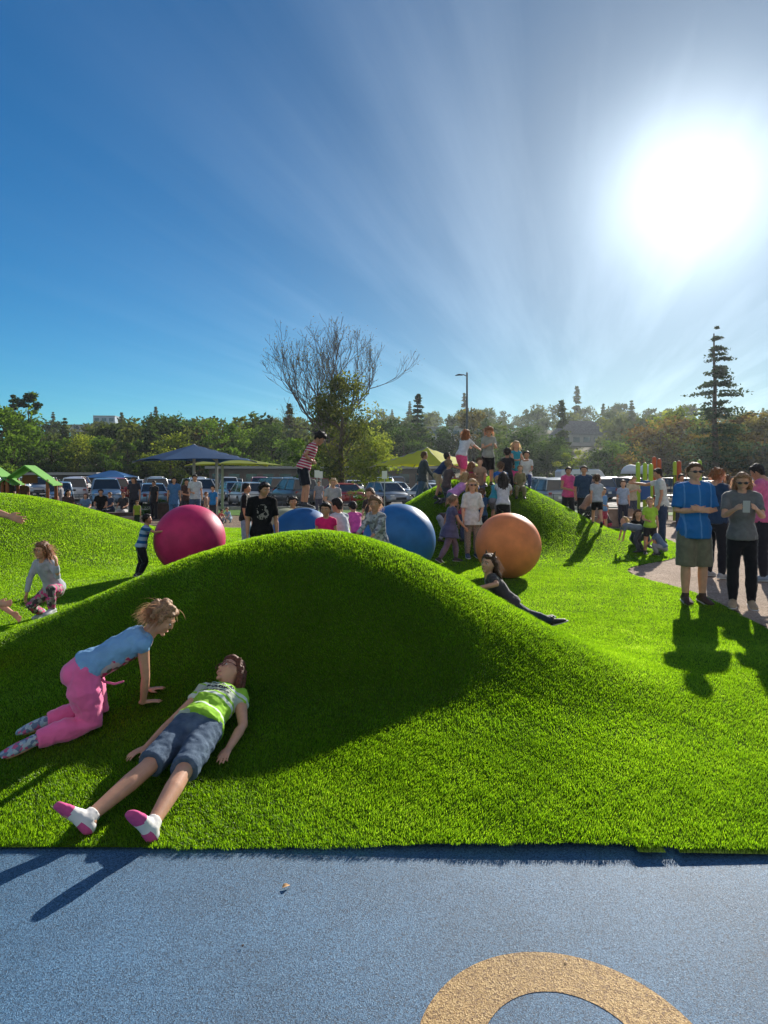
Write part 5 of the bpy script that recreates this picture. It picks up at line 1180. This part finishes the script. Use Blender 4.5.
# ------------------------------------------------------------------ canopies
def canopy(px, Y, half, z_e, z_p, rot, m, posts, label, sag=.18, name='shade_canopy'):
    x = (px-384)/F*Y; z0 = g(x, Y); rt = empty(name, (x, Y, z0), R(rot), label, 'canopy'); n = 12; mb = MB(); vs = []
    for side in (0, 1):
        for i in range(n+1):
            for j in range(n+1):
                u = -1+2*i/n; v = -1+2*j/n; r_ = max(abs(u), abs(v)); q = min(abs(u), abs(v))/r_ if r_ > 0 else 1
                pinch = 1-.10*(1-q**2)*r_; zz = z_p+(z_e-z_p)*r_**.92+sag*(1-q**2)*r_*.5; vs.append((u*half[0]*pinch, v*half[1]*pinch, zz-.02*side))
    m_ = (n+1)**2; fs = []
    for i in range(n):
        for j in range(n): a = i*(n+1)+j; fs += [(a, a+n+1, a+n+2, a+1), (m_+a, m_+a+1, m_+a+n+2, m_+a+n+1)]
    mb.add(vs, fs).build('canopy_cloth', m, rt)
    for (px_, py_) in posts: MB().loft([(px_, py_, 0), (px_, py_, z_e+.1 if (px_ or py_) else z_p-.05)], [.075, .06], (1, 0, 0), 12, False).build('post', mat('post_paint', (.42, .42, .40), rough=.4), rt, smooth=True)
    mb = MB()
    for sx_ in (-1, 1):
        for sy in (-1, 1): mb.loft([(0, 0, z_p-.06), (sx_*half[0]*.98, sy*half[1]*.98, z_e-.05)], [.04, .03], (0, 0, 1), 6)
    mb.build('frame', mat('frame_steel', (.25, .25, .26), rough=.5), rt); return rt
def cloth2(name, c, tr):
    m = mat(name, c, rough=.75, spec=.25, var=.08, vscale=1.2, bump=.2, bscale=12); b = m.node_tree.nodes['Principled BSDF']; t = m.node_tree; o_ = t.nodes['Material Output']
    q = N(t, 'ShaderNodeBsdfTranslucent'); q.inputs[0].default_value = (*tr, 1); ms = N(t, 'ShaderNodeMixShader'); ms.inputs[0].default_value = .35
    t.links.new(b.outputs[0], ms.inputs[1]); t.links.new(q.outputs[0], ms.inputs[2]); t.links.new(ms.outputs[0], o_.inputs[0]); return m
M_cblue = cloth2('blue_shade_cloth', (.03, .10, .24), (.02, .08, .22)); M_cyel = cloth2('yellow_shade_cloth', (.60, .60, .06), (.85, .85, .05)); M_cgrn = cloth2('green_shade_cloth', (.30, .36, .05), (.55, .55, .05))
canopy(194, 27, (2.05, 2.0), 2.55, 3.30, 38, M_cblue, [(0, 0), (1.2, .4)], 'large blue pyramid shade canopy in the play area')
canopy(232, 33, (2.3, 2.0), 2.5, 3.0, 22, M_cgrn, [(-.5, 0)], 'yellow green shade canopy half hidden behind the large blue canopy')
canopy(427, 30, (1.75, 2.2), 2.42, 3.35, 50, M_cyel, [(0, 0)], 'bright yellow green pyramid canopy left of the back mound')
# ------------------------------------------------------------------ playhouses with green roofs
M_green = cloth2('green_roof_panel', (.22, .50, .12), (.25, .60, .12)); M_rust = mat('rust_post', (.30, .10, .04), rough=.5); M_maroon = mat('maroon_panel', (.20, .012, .05), rough=.5); M_pinkp = mat('pink_panel', (.7, .05, .35), rough=.5)
def playhouse(px, Y, label, rot):
    x = (px-384)/F*Y; rt = empty('playhouse', (x, Y, g(x, Y)), R(rot), label, 'playhouse', 'green roofed playhouses')
    for s_ in (-1, 1): MB().prism([(0, 2.12), (s_*.92, 1.42), (s_*.92, 1.38), (0, 2.07)], -.65, .65, 1).build('roof_panel', M_green, rt)
    for sx_ in (-.72, .72):
        for sy in (-.55, .55): MB().loft([(sx_, sy, 0), (sx_, sy, 1.55)], [.06, .06], (1, 0, 0), 10, False).build('post', M_rust, rt, smooth=True)
    MB().box((0, .55, .45), (1.4, .03, .5)).build('back_panel', M_maroon, rt, bevel=.01); MB().box((-.72, 0, .45), (.03, 1.0, .5)).build('side_panel', M_maroon, rt, bevel=.01)
    MB().box((.72, 0, .25), (.03, 1.0, .3)).build('low_panel', M_pinkp, rt, bevel=.01); MB().box((0, 0, 1.62), (.5, .03, .3)).build('gable_sign', M_rust, rt, bevel=.01)
playhouse(30, 22.5, 'green roofed playhouse seen whole behind the left mound', 14)
playhouse(-10, 22.0, 'green roofed playhouse cut by the left edge of the picture', 14)
# ------------------------------------------------------------------ play structure on the right
M_lime = mat('lime_post', (.36, .55, .03), rough=.4); M_bluep = mat('blue_panel', (.02, .09, .30), rough=.4); M_orange = mat('orange_post', (.5, .09, .02), rough=.4)
Yp = 24.0; X_ = lambda p: (p-384)/F*Yp
rt = empty('play_structure', (X_(660), Yp, g(X_(660), Yp)), 0, 'climbing frame of lime green and orange posts behind the man in white', 'climbing frame')
for p, hgt, m_, dy in ((638, 2.25, M_lime, 0), (652, 2.2, M_lime, .1), (658, 2.25, M_lime, 1.2), (666, 2.4, M_orange, .6), (670, 2.5, M_orange, 1.4), (679, 2.3, M_orange, 0), (686, 2.3, M_lime, .9), (706, 2.35, M_lime, .5)):
    MB().loft([(X_(p)-X_(660), dy, 0), (X_(p)-X_(660), dy, hgt)], [.085, .085], (1, 0, 0), 12, False).build('post', m_, rt, smooth=True)
MB().box((X_(645)-X_(660), .05, 1.25), (.46, .04, .75)).build('blue_panel', M_bluep, rt, bevel=.02)
MB().box((X_(669)-X_(660), .7, 1.0), (1.5, 1.3, .06)).build('deck', M_plastic, rt, bevel=.01)
MB().box((X_(665)-X_(660), .35, 1.35), (.3, .03, .6)).build('orange_panel', M_orange, rt, bevel=.02)
mb = MB()
for k in range(7): mb.loft([(X_(672)-X_(660)+k*.10, .1, 1.0), (X_(672)-X_(660)+k*.10, .1, 1.8)], [.016]*2, (1, 0, 0), 6)
mb.loft([(X_(672)-X_(660)-.05, .1, 1.8), (X_(672)-X_(660)+.66, .1, 1.8)], [.022]*2, (0, 0, 1), 6); mb.build('railing', M_plastic, rt)
MB().loft([(1.0, -.1, 1.05), (1.1, -.7, .75), (1.2, -1.4, .3), (1.2, -1.8, .22)], [(.28, .04)]*4, (1, 0, 0), 10).build('slide', M_bluep, rt, smooth=True)
# white umbrellas
def umbrella(px, Y, label):
    x = (px-384)/F*Y; rt = empty('umbrella', (x, Y, g(x, Y)), 0, label, 'umbrella', 'white umbrellas beyond the car park'); n = 16; vs = [(0, 0, 3.0)]; fs = []
    for i in range(1, 5):
        for k in range(n): a = 2*math.pi*k/n; r_ = .98*math.sin(R(22*i)); vs.append((r_*math.cos(a), r_*math.sin(a), 2.05+.95*math.cos(R(22*i))))
    for k in range(n): fs.append((0, 1+k, 1+(k+1) % n))
    for i in range(3):
        for k in range(n): a = 1+i*n+k; b = 1+i*n+(k+1) % n; fs.append((a, a+n, b+n, b))
    o = MB().add(vs, fs).build('canopy', mat('white_canvas', (.6, .63, .66), rough=.7), rt, smooth=True); q = o.modifiers.new('thick', 'SOLIDIFY'); q.thickness = .02
    MB().loft([(0, 0, 0), (0, 0, 2.98)], [.03, .03], (1, 0, 0), 8).build('pole', M_rim, rt)
umbrella(631, 62, 'left one of two round white umbrellas beyond the climbing frame'); umbrella(646.5, 62, 'right one of two round white umbrellas beyond the climbing frame')
# ------------------------------------------------------------------ street lamp, signs, walls, fence
M_steel = mat('lamp_steel', (.10, .105, .11), rough=.5, metal=.4)
x = (467-384)/F*46; rt = empty('street_lamp', (x, 46, g(x, 46)), 0, 'tall grey street lamp with one arm to the left', 'street lamp')
MB().loft([(0, 0, 0), (0, 0, 4.5), (0, 0, 9.55)], [.11, .09, .06], (1, 0, 0), 12, False).build('pole', M_steel, rt, smooth=True)
MB().loft([(0, 0, 9.3), (-.25, 0, 9.42), (-.45, 0, 9.42)], [.04, .035, .03], (0, 1, 0), 8).build('arm', M_steel, rt)
MB().loft([(-.35, 0, 9.40), (-.6, 0, 9.42), (-.85, 0, 9.36)], [(.10, .05), (.14, .07), (.07, .03)], (0, 1, 0), 10).build('lamp_head', M_steel, rt, smooth=True)
def sign(px, Y, z, w, h_, label):
    x = (px-384)/F*Y; rt = empty('sign', (x, Y, g(x, Y)), R(4), label, 'sign', 'blank backed white car park signs'); MB().loft([(0, 0, 0), (0, 0, z+h_*.4)], [.03, .03], (1, 0, 0), 8, False).build('post', M_rim, rt); MB().box((0, -.035, z), (w, .015, h_)).build('sign_panel', M_paint, rt, bevel=.003)
sign(384.5, 36, 2.0, .30, .45, 'white sign on a thin post left of the yellow canopy'); sign(317, 37, 2.05, .30, .45, 'white sign just right of the girl on the blue ball'); sign(321, 39, 2.0, .22, .45, 'narrow white sign beside the leafy tree trunk')
M_block = mat('tan_block', (.34, .24, .18), rough=.9, var=.2, vscale=6, bump=.4, bscale=20); M_dblock = mat('dark_planter', (.10, .07, .06), rough=.9, var=.2)
def wall(name, x0, x1, y0, y1, h_, m, label, cat='wall'):
    z = g((x0+x1)/2, (y0+y1)/2)-.05; o = MB().box(((x0+x1)/2, (y0+y1)/2, z+h_/2), (x1-x0, y1-y0, h_)).build(name, m, None, bevel=.02); tag(o, label, cat)
wall('low_wall', 7.1, 8.3, 20.6, 21.0, .62, M_block, 'low brown block wall right of the running child'); wall('block_seat', 7.7, 8.5, 19.4, 19.8, .38, M_block, 'low tan seat block in front of the brown block wall', 'seat')
wall('planter', -10.6, -8.3, 28.6, 29.6, .75, M_dblock, 'dark planter wall left of the woman in blue dress', 'planter'); wall('block_seat', -9.4, -8.7, 21.8, 22.3, .32, M_block, 'pale seat block at the right end of the left mound', 'seat')
wall('bench', -11.5, -9.9, 24.6, 25.0, .42, M_dblock, 'dark bench under the seated people at the left', 'bench')
rt = empty('rail_fence', (15.8, 27.5, g(15.8, 27.5)), R(-6), 'pale horizontal rail fence behind the adults at the right', 'fence')
for k in range(5): MB().box((0, 0, .35+k*.26), (6.4, .05, .10)).build('rail', mat('pale_rail', (.5, .46, .4), rough=.7), rt, bevel=.008)
for k in range(5): MB().box((-3.1+1.55*k, .06, .75), (.09, .07, 1.6)).build('post', M_dblock, rt)
# chain-link fence at the back of the play area: posts and rails
rt = empty('railing_fence', (-6, 36.6, g(-6, 36.6)), 0, 'low dark metal railing between the grass strip and the cars', 'fence')
for k in range(19): MB().loft([(-16+k*2.0, 0, 0), (-16+k*2.0, 0, .85)], [.025, .025], (1, 0, 0), 6, False).build('post', M_steel, rt)
for z in (.42, .83): MB().loft([(-16, 0, z), (20, 0, z)], [.018, .018], (0, 0, 1), 6).build('rail', M_steel, rt)
# ------------------------------------------------------------------ buildings
M_wallb = mat('brown_wall', (.12, .095, .08), rough=.9, var=.15); M_fascia = mat('fascia', (.34, .33, .31), rough=.8); M_wht = mat('white_render', (.55, .55, .53), rough=.9); M_roofg = mat('grey_shingle', (.13, .125, .12), rough=.95, var=.25, vscale=2); M_win = mat('window_glass', (.03, .045, .06), rough=.1, spec=.8)
M_roofb = mat('blue_metal_roof', (.03, .12, .30), rough=.4, spec=.5)
def building(px, Y, w, d, h_, rot, label, m_wall, roof='flat', floors=1, nwin=6, m_roof=None, over=.5, rh=2.5, z=None):
    x = (px-384)/F*Y; z0 = (g(x, Y) if z is None else z)-.3; rt = empty('building', (x, Y, z0), R(rot), label, 'building')
    MB().box((0, 0, h_/2), (w, d, h_)).build('wall', m_wall, rt)
    if roof == 'flat': MB().box((0, 0, h_+.18), (w+2*over, d+2*over, .34)).build('roof', m_roof or M_fascia, rt, bevel=.03)
    elif roof == 'hip':
        a, b = w/2+over, d/2+over; r2 = w/2-d/2*.8
        MB().add([(-a, -b, h_), (a, -b, h_), (a, b, h_), (-a, b, h_), (-r2, 0, h_+rh), (r2, 0, h_+rh)], [(0, 1, 5, 4), (1, 2, 5), (2, 3, 4, 5), (3, 0, 4), (0, 3, 2, 1)]).build('roof', m_roof or M_roofg, rt)
    for f_ in range(floors):
        zc = h_*(f_+.55)/floors
        for k in range(nwin):
            xx = -w/2+w*(k+.5)/nwin; o = MB().box((xx, -d/2-.03, zc), (w/nwin*.62, .06, h_/floors*.42)).build('window', M_win, rt); MB().box((xx, -d/2-.05, zc-h_/floors*.23), (w/nwin*.68, .10, .08)).build('sill', M_fascia, o)
    return rt
building(330, 93, 34, 8, 3.1, 0, 'long low dark building behind the parked cars in the middle', M_wallb, nwin=14)
building(72, 86, 9, 6, 2.2, 0, 'low brown shelter with a pale flat roof edge behind the left parked cars', M_wallb, nwin=5)
building(112, 80, 4.6, 5, 1.9, 8, 'small shelter with a blue sloping roof at the left of the car park', M_wallb, 'hip', nwin=2, m_roof=M_roofb, rh=.9)
building(455, 165, 14, 8, 5.5, -4, 'pale house with two rows of windows on the hill left of the climbing children', M_wht, floors=2, nwin=5, z=8.4)
building(580, 178, 15, 9, 3.2, 6, 'house with a grey hipped roof on the hill at the right', M_fascia, 'hip', nwin=5, rh=4.2, z=9.8)
building(107, 300, 10, 8, 7, 5, 'pale blue white box building on the crest of the left hill', mat('pale_blue_wall', (.35, .45, .55), rough=.8), nwin=3, floors=2, z=22.5, over=.1)
building(76, 305, 26, 8, 3, 0, 'low long roof on the crest beside the pale box building', M_wht, nwin=6, z=22.6)

# ------------------------------------------------------------------ air
hz = MB().box((10, 215, 19), (1000, 470, 50)).build('haze', mat('haze_air', (1, 1, 1))); hz['kind'] = 'stuff'
hm_ = hz.data.materials[0]; t = hm_.node_tree; t.nodes.clear(); o_ = N(t, 'ShaderNodeOutputMaterial'); pv = N(t, 'ShaderNodeVolumePrincipled')
pv.inputs['Color'].default_value = (.80, .9, 1, 1); pv.inputs['Density'].default_value = .00022; pv.inputs['Anisotropy'].default_value = .55
t.links.new(pv.outputs[0], o_.inputs['Volume'])
